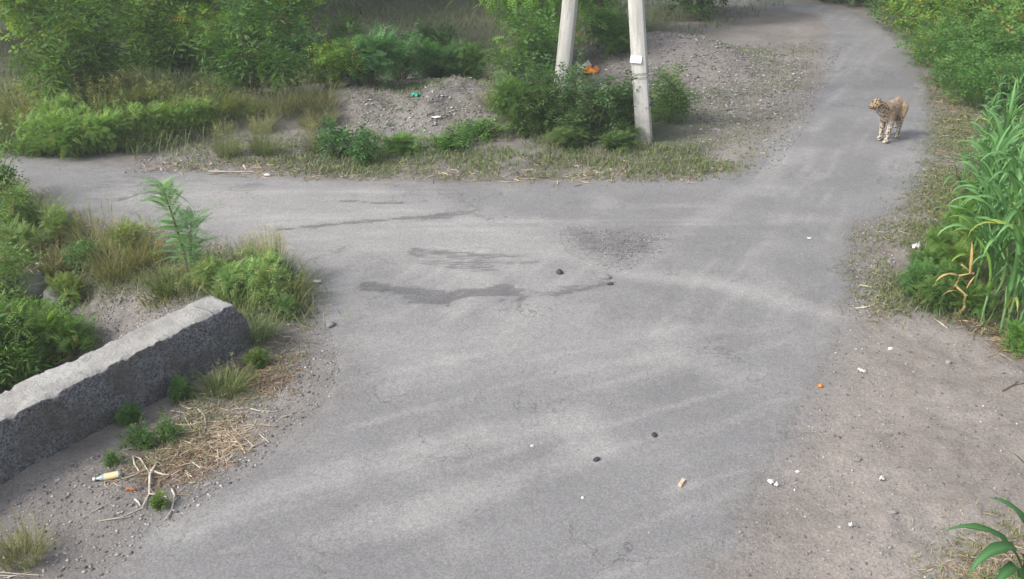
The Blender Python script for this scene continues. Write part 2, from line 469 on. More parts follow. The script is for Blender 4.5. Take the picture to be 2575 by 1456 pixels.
def fan(us, ys, c=6.0):
    U, Y = np.meshgrid(us, ys)
    return U * (Y + c), Y
def grid_faces(nr, nc):
    i = np.arange(nr - 1)[:, None] * nc + np.arange(nc - 1)[None, :]
    return np.stack([i, i + 1, i + 1 + nc, i + nc], -1).reshape(-1, 4)
ys = [-8.0, -5, -2, 0, 1.5, 2.5, 3.2]
y = 3.6
while y < 31:
    ys.append(y); y += 0.026 + 0.0038 * y
ys += [32, 34, 37, 41, 47, 55, 70, 100, 150, 220]
ys = np.array(ys)
us = np.concatenate([[-2.5, -2, -1.5, -1.1, -0.95, -0.8], np.arange(-0.66, 0.66, 0.0033), [0.8, 0.95, 1.1, 1.5, 2, 2.5]])
X, Y = fan(us, ys)
X, Y = X.ravel(), Y.ravel()
rd_g = road_d(X, Y)
Z = gz_full(X, Y, rd_g)
at_g = earth_attrs(X, Y, rd_g)
gm = mesh_from('ground', np.stack([X, Y, Z], 1), [grid_faces(len(ys), len(us))], None, M_EARTH, True, at_g)
ground = obj('ground', gm); ground['kind'] = 'structure'

keep = (rd_g > -0.35)
step = 0.013 * np.clip(rd_g / 0.07, -1.0, 1.0)
pot = worn_mask(X, Y); pot = pot * sstep(0.25, 0.6, pot)
Zr = Z + step - 0.016 * pot * (rd_g > 0.2) + 0.0015 * fbm(X * 12, Y * 12, 81) * (rd_g > 0.1)
F = grid_faces(len(ys), len(us))
F = F[keep[F].all(1)]
idx = np.full(len(X), -1); used = np.unique(F); idx[used] = np.arange(len(used))
rm = mesh_from('road', np.stack([X, Y, Zr], 1)[used], [idx[F]], None, M_EARTH, True, {k: v[used] for k, v in at_g.items()})
road = obj('road', rm); road['kind'] = 'structure'

# ---------------------------------------------------------------- scatter helpers
def in_poly(poly_px, n, seed):
    r = np.random.default_rng(seed)
    P = GP(poly_px); lo, hi = P.min(0), P.max(0)
    out = np.zeros((0, 2))
    while len(out) < n:
        q = r.uniform(lo, hi, (n * 3, 2))
        out = np.concatenate([out, q[inside(q[:, 0], q[:, 1], P)]])
    return out[:n]
def surf_z(x, y):
    rd = road_d(x, y)
    z = gz_full(x, y, rd)
    return z + np.where(rd > -0.3, np.maximum(0, 0.013 * np.clip(rd / 0.07, -1, 1)), 0)

def blades(buf, P, L_, W_, bend, r, tone, tj=0.2, lean=0.35, droop=True, az=None):
    n = len(P)
    az = r.uniform(0, 2 * math.pi, n) if az is None else az
    d = np.stack([np.cos(az), np.sin(az), np.zeros(n)], 1)
    s = np.stack([-np.sin(az), np.cos(az), np.zeros(n)], 1)
    ln = L_ * r.uniform(0.55, 1.15, n); wd = W_ * r.uniform(0.7, 1.3, n)
    le = lean * r.uniform(0.1, 1.0, n); be = bend * r.uniform(0.2, 1.0, n)
    V = np.zeros((n, 7, 3))
    for k, (f, w) in enumerate(((0, 0.7), (0.4, 1.0), (0.75, 0.7))):
        c = P + d * (ln * (le * f + be * f * f))[:, None]
        c[:, 2] += ln * (f * (1 - 0.3 * le) - (be * 0.45 * f * f if droop else 0))
        V[:, 2 * k] = c - s * (wd * w / 2)[:, None]; V[:, 2 * k + 1] = c + s * (wd * w / 2)[:, None]
    c = P + d * (ln * (le + be))[:, None]; c[:, 2] += ln * (1 - 0.3 * le - be * 0.45)
    V[:, 6] = c
    t = np.clip(tone + r.normal(0, tj, n), 0, 1)
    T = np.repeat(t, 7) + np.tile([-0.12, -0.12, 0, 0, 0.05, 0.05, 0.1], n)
    o = (np.arange(n) * 7)[:, None]
    b0 = buf.n
    buf.V.append(V.reshape(-1, 3)); buf.T.append(np.clip(T, 0, 1)); buf.n += 7 * n
    buf.F.setdefault(4, []).append(np.concatenate([o + [0, 1, 3, 2], o + [2, 3, 5, 4]]) + b0)
    buf.F.setdefault(3, []).append(o + [4, 5, 6] + b0)

# leaf templates: x along the leaf, z up
def tmpl_ovate(n=1.0, w=0.42, fold=0.10, droop=0.12):
    v = np.array([(0, 0, 0), (0.32, w / 2, fold), (0.72, w * 0.38, fold * 0.6 - droop * 0.5), (1, 0, -droop), (0.72, -w * 0.38, fold * 0.6 - droop * 0.5), (0.32, -w / 2, fold)], float)
    return v * n, [np.array([(0, 1, 2, 3), (0, 3, 4, 5)])], np.array([-0.05, 0, 0.03, 0.05, 0.03, 0.0])
def tmpl_spray(nl, length, leaf, w, pair=True, droop=0.35, spread=1.0):
    """a twig with leaflets"""
    V, F, T = [], [], []
    k = 0
    for i in range(nl):
        f = (i + 0.8) / nl
        px, pz = length * f, -droop * length * f * f
        for s in ((1, -1) if pair else ((1,) if i % 2 else (-1,))):
            a = spread * (1.15 - 0.5 * f)
            d = np.array((math.cos(a), s * math.sin(a), -0.25)); d /= np.linalg.norm(d)
            q = np.array((-d[1], d[0], 0.0)); q /= np.linalg.norm(q)
            sz = leaf * (0.75 + 0.5 * math.sin(math.pi * min(1, f + 0.1)))
            p = np.array((px, 0, pz))
            V += [p, p + d * sz * 0.45 + q * sz * w / 2 + (0, 0, 0.05 * sz), p + d * sz, p + d * sz * 0.45 - q * sz * w / 2 + (0, 0, 0.05 * sz)]
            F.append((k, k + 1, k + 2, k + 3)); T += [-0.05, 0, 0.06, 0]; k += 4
    return np.array(V), [np.array(F)], np.array(T)
SPRAYS = {
    'broad': tmpl_spray(4, 0.24, 0.115, 0.55, False, 0.25),
    'neem': tmpl_spray(5, 0.26, 0.085, 0.32, True, 0.45),
    'fine': tmpl_spray(6, 0.20, 0.050, 0.35, True, 0.30),
    'long': tmpl_spray(5, 0.22, 0.12, 0.20, False, 0.5),
    'small': tmpl_spray(4, 0.13, 0.060, 0.55, False, 0.25),
}
def foliage(clumps, n, kind, r, tone=0.45, tj=0.15, shell=0.55, up=0.35, size=1.0, gapf=2.2, gapt=-0.22):
    """clumps: (cx,cy,cz, rx,ry,rz) ellipsoids, sprays spread through their volume"""
    tv, tf, tt = SPRAYS[kind]
    buf = Buf()
    C = np.array(clumps, float)
    wgt = (C[:, 3] * C[:, 4] * C[:, 5]) ** 0.67; wgt /= wgt.sum()
    ci = r.choice(len(C), n, p=wgt)
    d = r.normal(size=(n, 3)); d /= np.linalg.norm(d, axis=1, keepdims=True)
    rad = shell + (1 - shell) * r.random(n) ** 0.6
    inner = r.random(n) < 0.25
    rad[inner] = r.random(inner.sum()) ** 0.5
    rad *= 1 + 0.24 * r.normal(size=n)
    P = C[ci, :3] + d * rad[:, None] * C[ci, 3:6]
    gap = fbm((P[:, 0] + P[:, 2] * 0.7) * gapf, (P[:, 1] - P[:, 2] * 0.9) * gapf, 7, 2) > gapt
    P, d, ci = P[gap], d[gap], ci[gap]; n = len(P)
    P[:, 2] = np.where(P[:, 2] < 0.03, r.uniform(0.02, 0.12, n), P[:, 2])
    fwd = d * np.array((1, 1, 0.7)) + r.normal(0, 0.65, (n, 3)) + np.array((0, 0, up))
    M = rotmats(fwd, np.tile((0, 0, 1.0), (n, 1)), r.normal(0, 0.5, n))
    dt = np.minimum(tone + r.normal(0, tj, n) + 0.10 * r.normal(size=len(C))[ci], 0.82)
    dt[r.random(n) < 0.035] = 1.0
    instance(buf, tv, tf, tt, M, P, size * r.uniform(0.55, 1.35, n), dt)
    return buf
def crown_clumps(r, n, R_, h0, h1, cr):
    out = []
    for i in range(n):
        a = r.uniform(0, 2 * math.pi); q = R_ * math.sqrt(r.random()); z = r.uniform(h0, h1)
        k = 1 - 0.45 * abs((z - (h0 + h1) / 2) / ((h1 - h0) / 2 + 1e-6)) ** 2
        s = cr * r.uniform(0.7, 1.3)
        out.append((math.cos(a) * q * k, math.sin(a) * q * k, z, s, s, s * 0.75))
    return out
def limbs(r, clumps, h, tr, ntube=6, fork=0.35):
    b = Buf()
    lean = r.normal(0, 0.06, 2)
    top = np.array((lean[0] * h, lean[1] * h, h * 0.62))
    pts = [np.array((0, 0, -0.08)), np.array((lean[0] * h * 0.2, lean[1] * h * .2, h * 0.2)), np.array((lean[0] * h * .5 + r.normal(0, .04), lean[1] * h * .5, h * 0.42)), top]
    tube_to(b, pts, [tr * 1.35, tr, tr * 0.75, tr * 0.4], 8)
    for c in clumps:
        f = r.uniform(fork, 1.0)
        i = min(2, int(f * 3)); g = f * 3 - i
        p0 = pts[i] * (1 - g) + pts[i + 1] * g
        p1 = np.array(c[:3]); mid = (p0 + p1) / 2 + np.array((0, 0, -0.05 * np.linalg.norm(p1 - p0))) + r.normal(0, 0.05, 3) * h * 0.15
        tube_to(b, [p0, mid, p1], [tr * 0.35, tr * 0.22, tr * 0.08], 5)
    return b

# ---------------------------------------------------------------- trees
TREE_V = []
def tree_variant(seed, h, Rr, h0, ncl, cr, n, kind, tr, tone, size=1.0):
    r = np.random.default_rng(seed)
    cl = crown_clumps(r, ncl, Rr, h0, h, cr)
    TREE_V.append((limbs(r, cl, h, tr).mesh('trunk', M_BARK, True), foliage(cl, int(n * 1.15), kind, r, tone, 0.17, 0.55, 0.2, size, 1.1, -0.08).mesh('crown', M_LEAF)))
tree_variant(11, 4.6, 1.75, 0.55, 30, 0.62, 6500, 'neem', 0.09, 0.50)
tree_variant(12, 5.2, 1.9, 0.7, 32, 0.66, 6000, 'broad', 0.10, 0.45)
tree_variant(13, 3.6, 1.25, 0.35, 22, 0.50, 5000, 'fine', 0.06, 0.50, 1.25)
tree_variant(14, 7.5, 2.8, 2.4, 34, 0.95, 7000, 'broad', 0.16, 0.35, 1.35)
def tree(name, label, px, py, v, s, rz, color, group='trees along the far side'):
    p = at(px, py) if not isinstance(px, Vector) else px
    t = thing(name, label, 'tree', p, rz, group, s)
    obj('trunk', TREE_V[v][0], t); obj('crown', TREE_V[v][1], t, color=color)
    return t
SUNLIT_G, MG, BG, SHADE_G = (2.1, 1.9, 0.9), (1.05, 1.05, 0.9), (0.75, 0.95, 1.1), (0.55, 0.65, 0.75)  # first tint carries sunlit brightness, last one deep shade, as leaf colour
tree('broadleaf_tree', 'broadleaf tree tinted sunlit yellow-green nearest the upper left corner', 130, 175, 1, 0.85, 0.3, SUNLIT_G)
tree('feathery_tree', 'feathery tree tinted bright sunlit green left of centre behind the tall grass bank', 395, 195, 0, 0.80, 1.1, (2.2, 1.95, 0.85))
tree('broadleaf_tree', 'leafy tree tinted bright sunlit green standing left of the dark gap', 640, 190, 1, 0.70, 2.3, (2.1, 2.1, 1.0))  # tint brightened to look sunlit, like the two trees before
tree('bushy_tree', 'short dense green tree at the left edge of the dark gap', 735, 130, 2, 0.9, 4.0, (1.6, 1.75, 1.1))
tree('feathery_tree', 'light green feathery tree just left of the two concrete poles', 1300, 165, 2, 1.05, 0.7, (1.9, 2.0, 1.2))
tree('bushy_tree', 'small dark green tree between the two concrete poles', 1500, 95, 2, 0.72, 2.9, (0.9, 1.05, 0.7))
tree('broadleaf_tree', 'dark green tree to the right of the concrete poles', 1760, 40, 1, 0.75, 5.2, (0.75, 0.85, 0.6))
far = [(-9.5, 24.5, 3, .9), (-5.5, 27.0, 3, 1.0), (-2.2, 29.0, 3, 1.05), (1.2, 31.0, 3, .95), (4.5, 38, 3, 1.0), (-13, 22, 3, .9), (-8.0, 33, 3, 1.2), (9.5, 37, 3, 1.0)]
far_l = ['tall tree tinted dark as shade behind the feathery tree at left', 'tall tree tinted dark as shade behind the bright leafy tree',
         'tall shade-tinted tree whose trunk stands in the dark gap', 'tall shade-tinted tree behind the light feathery tree by the poles',
         'distant tree beyond the bend where the road disappears', 'tall tree behind the upper left corner tree', 'far tall tree deep behind the dark gap',
         'distant tree to the right of the road bend']
for (x, y, v, s), lb in zip(far, far_l):
    tree('tall_tree', lb, Vector((x, y, gz(x, y))), 0, v, s, x * 1.7, SHADE_G if x < 3 else (0.8, 0.95, 0.7), 'tall trees in the background')  # dark tint puts the gap's deep shade into the leaves

# ---------------------------------------------------------------- shrubs
SHRUB_V = {}
def shrub_variant(key, seed, ncl, Rr, h, cr, n, kind, tone, size=1.0, tj=0.15):
    r = np.random.default_rng(seed)
    cl = crown_clumps(r, ncl, Rr, cr * 0.6, h - cr * 0.6, cr)
    for k in range(max(5, ncl)):                    # stray shoots that break the outline
        a = r.uniform(0, 6.28); q = Rr * r.uniform(0.3, 1.25); zz = h * r.uniform(0.35, 1.12)
        cl.append((math.cos(a) * q, math.sin(a) * q, zz, cr * .3, cr * .3, cr * r.uniform(.5, 1.1)))
    b = Buf()
    for c in cl[:8] + cl[-6:]:
        tube_to(b, [(c[0] * .15, c[1] * .15, -0.05), (c[0] * .5, c[1] * .5, c[2] * .55), c[:3]], [0.014, 0.010, 0.004], 5)
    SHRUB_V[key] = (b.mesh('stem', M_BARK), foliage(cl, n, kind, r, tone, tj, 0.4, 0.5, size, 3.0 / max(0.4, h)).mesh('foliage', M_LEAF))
shrub_variant('round', 31, 12, 0.50, 0.95, 0.27, 1500, 'small', 0.45)
shrub_variant('loose', 32, 14, 0.48, 1.25, 0.22, 1100, 'long', 0.5)
shrub_variant('creeper_broad', 37, 26, 1.10, 1.05, 0.36, 2600, 'broad', 0.45, 0.62)
shrub_variant('fern', 33, 12, 0.45, 0.8, 0.22, 1500, 'fine', 0.45)
shrub_variant('creeper', 34, 26, 1.10, 1.0, 0.36, 3200, 'small', 0.45, 1.05)
shrub_variant('weed', 35, 8, 0.26, 0.5, 0.13, 750, 'fine', 0.45, 0.65)
shrub_variant('leafy', 36, 8, 0.28, 0.45, 0.15, 480, 'small', 0.45, 0.8)
NSH = [0]
def shrub(label, px, py, key, s, color, name='shrub', cat='shrub', group=None, sz=None):
    p = at(px, py, -0.01) if not isinstance(px, Vector) else px
    NSH[0] += 1
    t = thing(name, label, cat, p, NSH[0] * 2.399, group, (s, s, s * (sz or 1.0)))
    obj('stem', SHRUB_V[key][0], t); obj('foliage', SHRUB_V[key][1], t, color=color)
    return t
BL = (0.95, 1.2, 1.25); GR = (0.95, 1.1, 0.85); YE = (1.6, 1.35, 0.7); PALE = (1.5, 1.45, 1.2); LIME = (1.7, 1.6, 0.7)
# beyond the mound
S_BACK = 'shrubs behind the dirt mound'
shrub('blue-green shrub at the foot of the dark gap, left of three', 930, 222, 'fern', 0.95, BL, group=S_BACK)
shrub('blue-green shrub in front of the dark gap, middle of three', 1010, 212, 'round', 0.8, BL, group=S_BACK)
shrub('blue-green shrub in front of the dark gap, right of three', 1085, 205, 'fern', 0.9, BL, group=S_BACK)
shrub('tall loose shrub with upright shoots before the dark gap', 880, 185, 'loose', 0.75, (0.95, 1.0, 0.7), group=S_BACK)
shrub('low dark shrub inside the dark gap', 1100, 150, 'round', 0.7, (0.6, 0.75, 0.75), group=S_BACK)
shrub('rounded yellow-green shrub left of the dirt mound', 835, 235, 'round', 0.72, LIME, group=S_BACK)
shrub('dark green shrub directly behind the dirt mound crest', 1170, 205, 'fern', 0.8, (0.9, 1.05, 0.75), group=S_BACK)
shrub('green shrub under the light feathery tree, left of the left pole', 1330, 215, 'loose', 0.95, GR, group=S_BACK)
shrub('dark shrub under the bright leafy tree', 640, 245, 'loose', 1.15, (0.8, 0.95, 0.7), group=S_BACK)
shrub('dark shrub under the feathery tree behind the grass bank', 420, 225, 'loose', 1.2, (0.75, 0.85, 0.5), group=S_BACK)
shrub('dark shrub near the upper left behind the grass bank', 200, 250, 'loose', 1.25, (0.75, 0.85, 0.5), group=S_BACK)
shrub('shadowed shrub left of the rounded yellow-green shrub', 740, 215, 'round', 0.95, (0.7, 0.9, 0.8), group=S_BACK)
shrub('dark green shrub at the far end between the poles', 1540, 135, 'fern', 0.9, (0.8, 1.0, 0.65), group=S_BACK)
# by the poles
S_P = 'shrubs around the concrete poles'
shrub('bushy dark green shrub between the two poles, largest', 1500, 345, 'round', 0.86, (0.78, 0.82, 0.88), group=S_P)
shrub('dark green shrub leaning on the foot of the left pole', 1395, 322, 'round', 0.92, (0.80, 0.85, 0.90), group=S_P)
shrub('grey-green shrub left of the left pole', 1300, 315, 'fern', 0.85, (1.1, 1.15, 0.95), group=S_P)
shrub('dark green shrub touching the left side of the right pole', 1565, 340, 'round', 0.74, (0.78, 0.84, 0.85), group=S_P)
shrub('small upright shrub right of the right pole', 1685, 305, 'loose', 0.6, (1.0, 1.05, 0.9), group=S_P)
shrub('low olive shrub in front of the shrubs between the poles', 1430, 368, 'weed', 1.0, (1.1, 1.0, 0.95), group=S_P, sz=0.5)
shrub('loose trailing shrub left of the largest pole shrub', 1450, 345, 'loose', 0.62, (0.95, 0.95, 0.95), group=S_P, sz=0.8)
shrub('loose trailing shrub left of the left pole foot', 1345, 332, 'loose', 0.62, (1.05, 1.0, 0.9), group=S_P, sz=0.8)
shrub('loose trailing shrub against the right pole', 1545, 352, 'loose', 0.5, (0.95, 0.95, 0.95), group=S_P, sz=0.8)
shrub('low olive shrub below the right pole', 1550, 374, 'weed', 0.9, (1.05, 1.0, 0.95), group=S_P, sz=0.5)
shrub('dark green bush left end of the far verge', 845, 392, 'leafy', 1.05, (0.7, 0.95, 0.9), group=S_P)
shrub('low dark green bush right next to the verge bush', 925, 405, 'leafy', 0.95, (0.72, 0.95, 0.8), group=S_P)
shrub('low green creeper on the verge in front of the mound', 1130, 372, 'leafy', 1.1, (1.05, 1.25, 0.8), group=S_P, sz=0.5)
shrub('flat green creeper at the right foot of the mound', 1210, 345, 'leafy', 1.1, (1.1, 1.3, 0.8), group=S_P, sz=0.5)
shrub('flat green patch of creeper on the near slope of the mound', 1010, 380, 'weed', 0.9, (1.1, 1.3, 0.75), group=S_P, sz=0.5)
# right hedge along the road
S_H = 'creeper hedge along the right of the road'
for k, (px, py, s, c, lb) in enumerate((
        (2110, 5, 0.9, (1.0, 1.15, 0.85), 'green hedge bush beyond the outer side of the road bend'),
        (2020, -12, 0.9, (0.95, 1.1, 0.8), 'hedge bush at the far side where the road leaves view'),
        (1930, -18, 1.0, (0.9, 1.05, 0.75), 'far hedge bush right of the concrete poles, beyond the road'),
        (2220, 20, 1.15, (0.95, 1.1, 0.8), 'green hedge bush farthest up the road at the bend'),
        (2300, 60, 1.15, (1.0, 1.15, 0.8), 'green hedge bush right of the road bend, second from the far end'),
        (2385, 95, 1.1, (1.7, 1.6, 0.6), 'yellow-green hedge bush at the top right'),
        (2400, 165, 0.95, (1.1, 1.25, 0.75), 'low green creeper hedge bush where the hedge bulges towards the road'),
        (2480, 215, 1.0, (1.0, 1.2, 0.75), 'dense green creeper hedge bush behind the leopard'),
        (2510, 270, 0.85, (0.95, 1.2, 0.8), 'green creeper hedge bush just above the maize'),
        (2570, 170, 1.2, (1.25, 1.3, 0.7), 'hedge bush against the right edge above the maize'),
        (2500, 100, 1.25, (1.6, 1.55, 0.65), 'tall yellow-green hedge bush in the top right corner'),
        (2620, 60, 1.3, (1.2, 1.25, 0.7), 'hedge bush behind the top right corner'))):
    shrub(lb, px, py, ('creeper', 'creeper_broad')[k % 2], s, c, 'hedge_bush', 'bush', S_H)
for k, (x, y) in enumerate(((11.5, 24.5), (14.0, 21.0), (10.8, 28.5))):
    tree('bushy_tree', ('yellow-green small tree rising behind the far hedge', 'small tree at the right edge behind the hedge', 'small green tree above the road bend')[k],
         Vector((x, y, gz(x, y))), 0, 2, 0.85, k * 2.0, (1.4, 1.4, 0.7), 'small trees behind the hedge')
# undergrowth before the maize
S_U = 'undergrowth in front of the maize'
for px, py, key, s, c, lb in (
        (2325, 700, 'weed', 0.6, (1.05, 1.15, 0.95), 'low green weed below the white paper scrap'),
        (2375, 745, 'weed', 0.62, (0.95, 1.1, 0.9), 'green weed filling the tip of the verge before the dry stalk'),
        (2430, 650, 'weed', 0.75, (1.1, 1.2, 0.85), 'green weed between the paper scrap and the maize front row'),
        (2300, 745, 'weed', 0.62, (0.85, 1.05, 0.95), 'low blue-green weed at the tip of the maize verge'),
        (2350, 780, 'weed', 0.6, (0.95, 1.0, 0.9), 'low dark green weed left of the dry maize stalk'),
        (2400, 705, 'weed', 0.7, (1.15, 1.1, 0.75), 'green weed behind the dry maize stalk'),
        (2350, 640, 'weed', 0.5, (1.1, 1.2, 0.9), 'green weed beside the white scrap of paper'),
        (2420, 600, 'weed', 0.8, (0.95, 1.2, 0.75), 'green weed at the foot of the maize, level with the paper scrap'),
        (2440, 790, 'weed', 0.55, (1.0, 1.1, 0.8), 'green weed between dry stalk and first maize stalks'),
        (2470, 520, 'weed', 0.7, (0.95, 1.15, 0.7), 'green weed at the maize edge midway up the verge'),
        (2560, 885, 'weed', 0.5, (0.9, 1.15, 0.7), 'small green weed at the right edge below the maize')):
    shrub(lb, px, py, key, s, (c[0] * 1.2, c[1] * 1.15, c[2] * 1.1), 'weed', 'weed', S_U)
# left of the road
S_L = 'weeds on the left bank'
for px, py, key, s, c, lb in (
        (-20, 520, 'round', 0.75, (1.0, 1.2, 0.8), 'dark green bush at the left edge below the side road'),
        (40, 590, 'loose', 0.45, (1.2, 1.25, 0.9), 'green feathery weed near the left edge'),
        (60, 660, 'weed', 0.8, (1.2, 1.2, 1.0), 'green weed behind the two grey boulders'),
        (150, 610, 'weed', 0.7, (1.25, 1.2, 0.95), 'green weed on the left bank beside the road edge'),
        (215, 670, 'leafy', 0.62, (0.85, 1.15, 0.8), 'bright green leafy weed in the middle of the left bank'),
        (330, 640, 'weed', 0.65, (1.4, 1.25, 0.9), 'olive weed between the leafy weed and the sapling'),
        (175, 765, 'weed', 0.6, (1.5, 1.35, 0.95), 'yellowish weed right of the grey boulders'),
        (660, 740, 'fern', 0.5, (1.9, 1.9, 1.7), 'pale feathery weed clump between the wall end and the seeding grass'),
        (610, 750, 'fern', 0.42, (1.8, 1.8, 1.6), 'pale feathery weed touching the far end of the wall'),
        (540, 735, 'weed', 0.62, (1.4, 1.35, 1.1), 'pale green weed just behind the end of the wall'),
        (690, 770, 'loose', 0.3, (1.35, 1.35, 1.1), 'green weed tuft between the wall end and the road'),
        (720, 800, 'weed', 0.42, (1.0, 1.1, 1.0), 'dark green weed at the road edge near the wall end'),
        (30, 820, 'loose', 0.62, (1.15, 1.2, 1.0), 'grey-green bush in the ditch at the left edge'),
        (60, 930, 'fern', 0.8, (1.1, 1.25, 0.8), 'bright green bush in the ditch right behind the wall'),
        (165, 890, 'fern', 0.6, (1.15, 1.3, 0.8), 'green bush behind the middle of the wall'),
        (-30, 980, 'loose', 0.7, (0.85, 1.1, 0.6), 'dark green bush behind the wall at the left edge')):
    shrub(lb, px, py, key, s, (c[0] * 1.35, c[1] * 1.15, c[2] * 1.4), 'weed', 'weed', S_L)
for px, py, key, s, c, lb in (
        (455, 1005, 'weed', 0.34, (0.95, 1.1, 0.95), 'small green weed at the foot of the wall, nearest its end'),
        (330, 1065, 'weed', 0.30, (0.9, 1.1, 0.95), 'small green weed at the foot of the wall, midway'),
        (355, 1120, 'leafy', 0.40, (0.85, 0.95, 0.8), 'low green weed patch beside the straw heap'),
        (420, 1105, 'leafy', 0.36, (0.95, 1.0, 0.8), 'low green weed patch on the straw heap'),
        (285, 1165, 'leafy', 0.22, (0.85, 1.0, 0.6), 'tiny green weed above the crushed bottle'),
        (400, 1275, 'weed', 0.20, (1.3, 1.2, 0.7), 'olive weed tuft beside the curved stick'),
        (650, 925, 'weed', 0.32, (1.2, 1.1, 0.7), 'weed tuft on the red soil right of the wall end')):
    shrub(lb, px, py, key, s, c, 'weed', 'weed', 'weeds at the foot of the wall')

# ---------------------------------------------------------------- grass clumps (each a tuft of its own)
def tuft_mesh(seed, n, h, rad, w, bend, tone, heads=0, headtone=0.85):
    r = np.random.default_rng(seed); b = Buf()
    a = r.uniform(0, 2 * math.pi, n); q = rad * np.sqrt(r.random(n))
    P = np.stack([np.cos(a) * q, np.sin(a) * q, np.full(n, -0.02)], 1)
    blades(b, P, h, w, bend, r, tone, 0.16, 0.45, True, a + r.normal(0, 0.8, n))
    if heads:
        a = r.uniform(0, 2 * math.pi, heads); q = rad * np.sqrt(r.random(heads)) * 0.8
        P = np.stack([np.cos(a) * q, np.sin(a) * q, np.full(heads, -0.02)], 1)
        d = np.stack([np.cos(a), np.sin(a), np.zeros(heads)], 1)
        top = P + d * (h * 0.22) * r.random((heads, 1)); top[:, 2] += h * r.uniform(0.95, 1.3, heads)
        for p0, p1 in zip(P, top):
            tube_to(b, [p0, (p0 * .5 + p1 * .5), p1], [0.0022, 0.0018, 0.0012], 3, headtone - 0.2)
            m = 14
            f = r.uniform(0.68, 1.02, m)
            Q = p0 + (p1 - p0) * f[:, None]
            blades(b, Q, h * 0.10, 0.006, 0.7, r, headtone, 0.08, 1.6, True)
    return b.mesh('blades', M_GRASS)
TUFT = {'tall': tuft_mesh(51, 420, 0.85, 0.34, 0.010, 0.75, 0.42, 16), 'short': tuft_mesh(52, 260, 0.42, 0.22, 0.009, 0.8, 0.45, 6),
        'dry': tuft_mesh(53, 240, 0.5, 0.24, 0.008, 0.7, 0.82, 12), 'seed': tuft_mesh(54, 200, 0.75, 0.22, 0.008, 0.5, 0.6, 46, 0.95),
        'low': tuft_mesh(55, 170, 0.16, 0.20, 0.008, 0.9, 0.45, 0)}
NT = [0]
def tuft(label, px, py, key, s, color, group, sz=1.0):
    NT[0] += 1
    o = obj('grass_tuft', TUFT[key], None, at(px, py, -0.005), (0, 0, NT[0] * 2.399), (s, s, s * sz), color)
    return tag(o, label, 'grass', group)
GB = 'tall grass along the left bank'
for i, (px, py, s, c) in enumerate(((60, 372, 1.0, (1.1, 1.05, .8)), (140, 380, 1.05, (1.0, 1.15, .75)), (215, 378, 1.1, (1.0, 1.2, .75)), (290, 372, 1.0, (1.05, 1.2, .75)),
        (120, 330, 1.1, (1.25, 1.1, .75)), (200, 325, 1.1, (1.1, 1.2, .8)), (300, 322, 1.1, (1.05, 1.15, .8)), (380, 345, 1.0, (1.0, 1.15, .8)),
        (440, 325, .95, (1.15, 1.2, .8)), (500, 315, .9, (1.15, 1.15, .75)), (400, 290, 1.1, (1.2, 1.15, .8)), (540, 285, 1.0, (1.2, 1.1, .7)), (250, 285, 1.1, (1.2, 1.1, .7)),
        (60, 300, 1.1, (1.2, 1.0, .65)), (340, 260, 1.1, (1.1, 1.0, .65)), (620, 290, .8, (1.1, 1.1, .8)), (-20, 350, 1.1, (1.1, 1.0, .7)))):
    tuft('tall green feathery grass clump on the bank beyond the side road', px, py, 'tall', s * 0.85, (c[0] * 1.1, c[1] * 1.15, c[2] * 1.2), GB, 0.62)
for px, py, sc_, lb in ((100, 385, .62, 'pale feathery bush at the left end of the grass bank by the road'), (185, 388, .72, 'bright pale green feathery bush at the front of the grass bank'), (255, 380, .66, 'pale feathery bush right of the brightest one on the grass bank'),
        (345, 352, .62, 'pale feathery bush in the middle of the grass bank'), (430, 335, .55, 'pale feathery bush on the right slope of the grass bank'), (150, 345, .7, 'olive feathery bush behind the front of the grass bank'), (500, 322, .5, 'small feathery bush at the right end of the grass bank')):
    shrub(lb, px, py, 'fern', sc_, (1.95, 1.8, 1.4), 'shrub', 'shrub', 'feathery bushes on the grass bank')
GD = 'pale dry grass by the mound'
for i, (px, py, s) in enumerate(((700, 290, .9), (760, 275, 1.0), (800, 280, .95), (660, 330, .7), (820, 310, .6), (780, 320, .6))):
    tuft('pale dry grass clump between the grass bank and the mound', px, py, 'dry', s * 1.15, (0.85, 0.85, 0.8), GD)
tuft('dry grass clump left of the grey-green shrub by the poles', 1255, 275, 'dry', 1.0, (0.95, 0.95, .8), GD)
tuft('dry grass clump behind the dark gap shrubs', 1130, 190, 'dry', 1.2, (0.8, 0.7, .6), GD)
tuft('thin olive grass tuft on gravel left of the verge bushes', 570, 395, 'seed', .6, (0.95, 1.0, .85), GD)
tuft('thin olive grass tuft on gravel beside the verge bushes', 660, 390, 'seed', .62, (0.95, 1.0, .85), GD)
tuft('thin olive grass tuft just left of the dark verge bush', 790, 385, 'seed', .55, (1, 1, .85), GD)
GL = 'grass on the left bank'
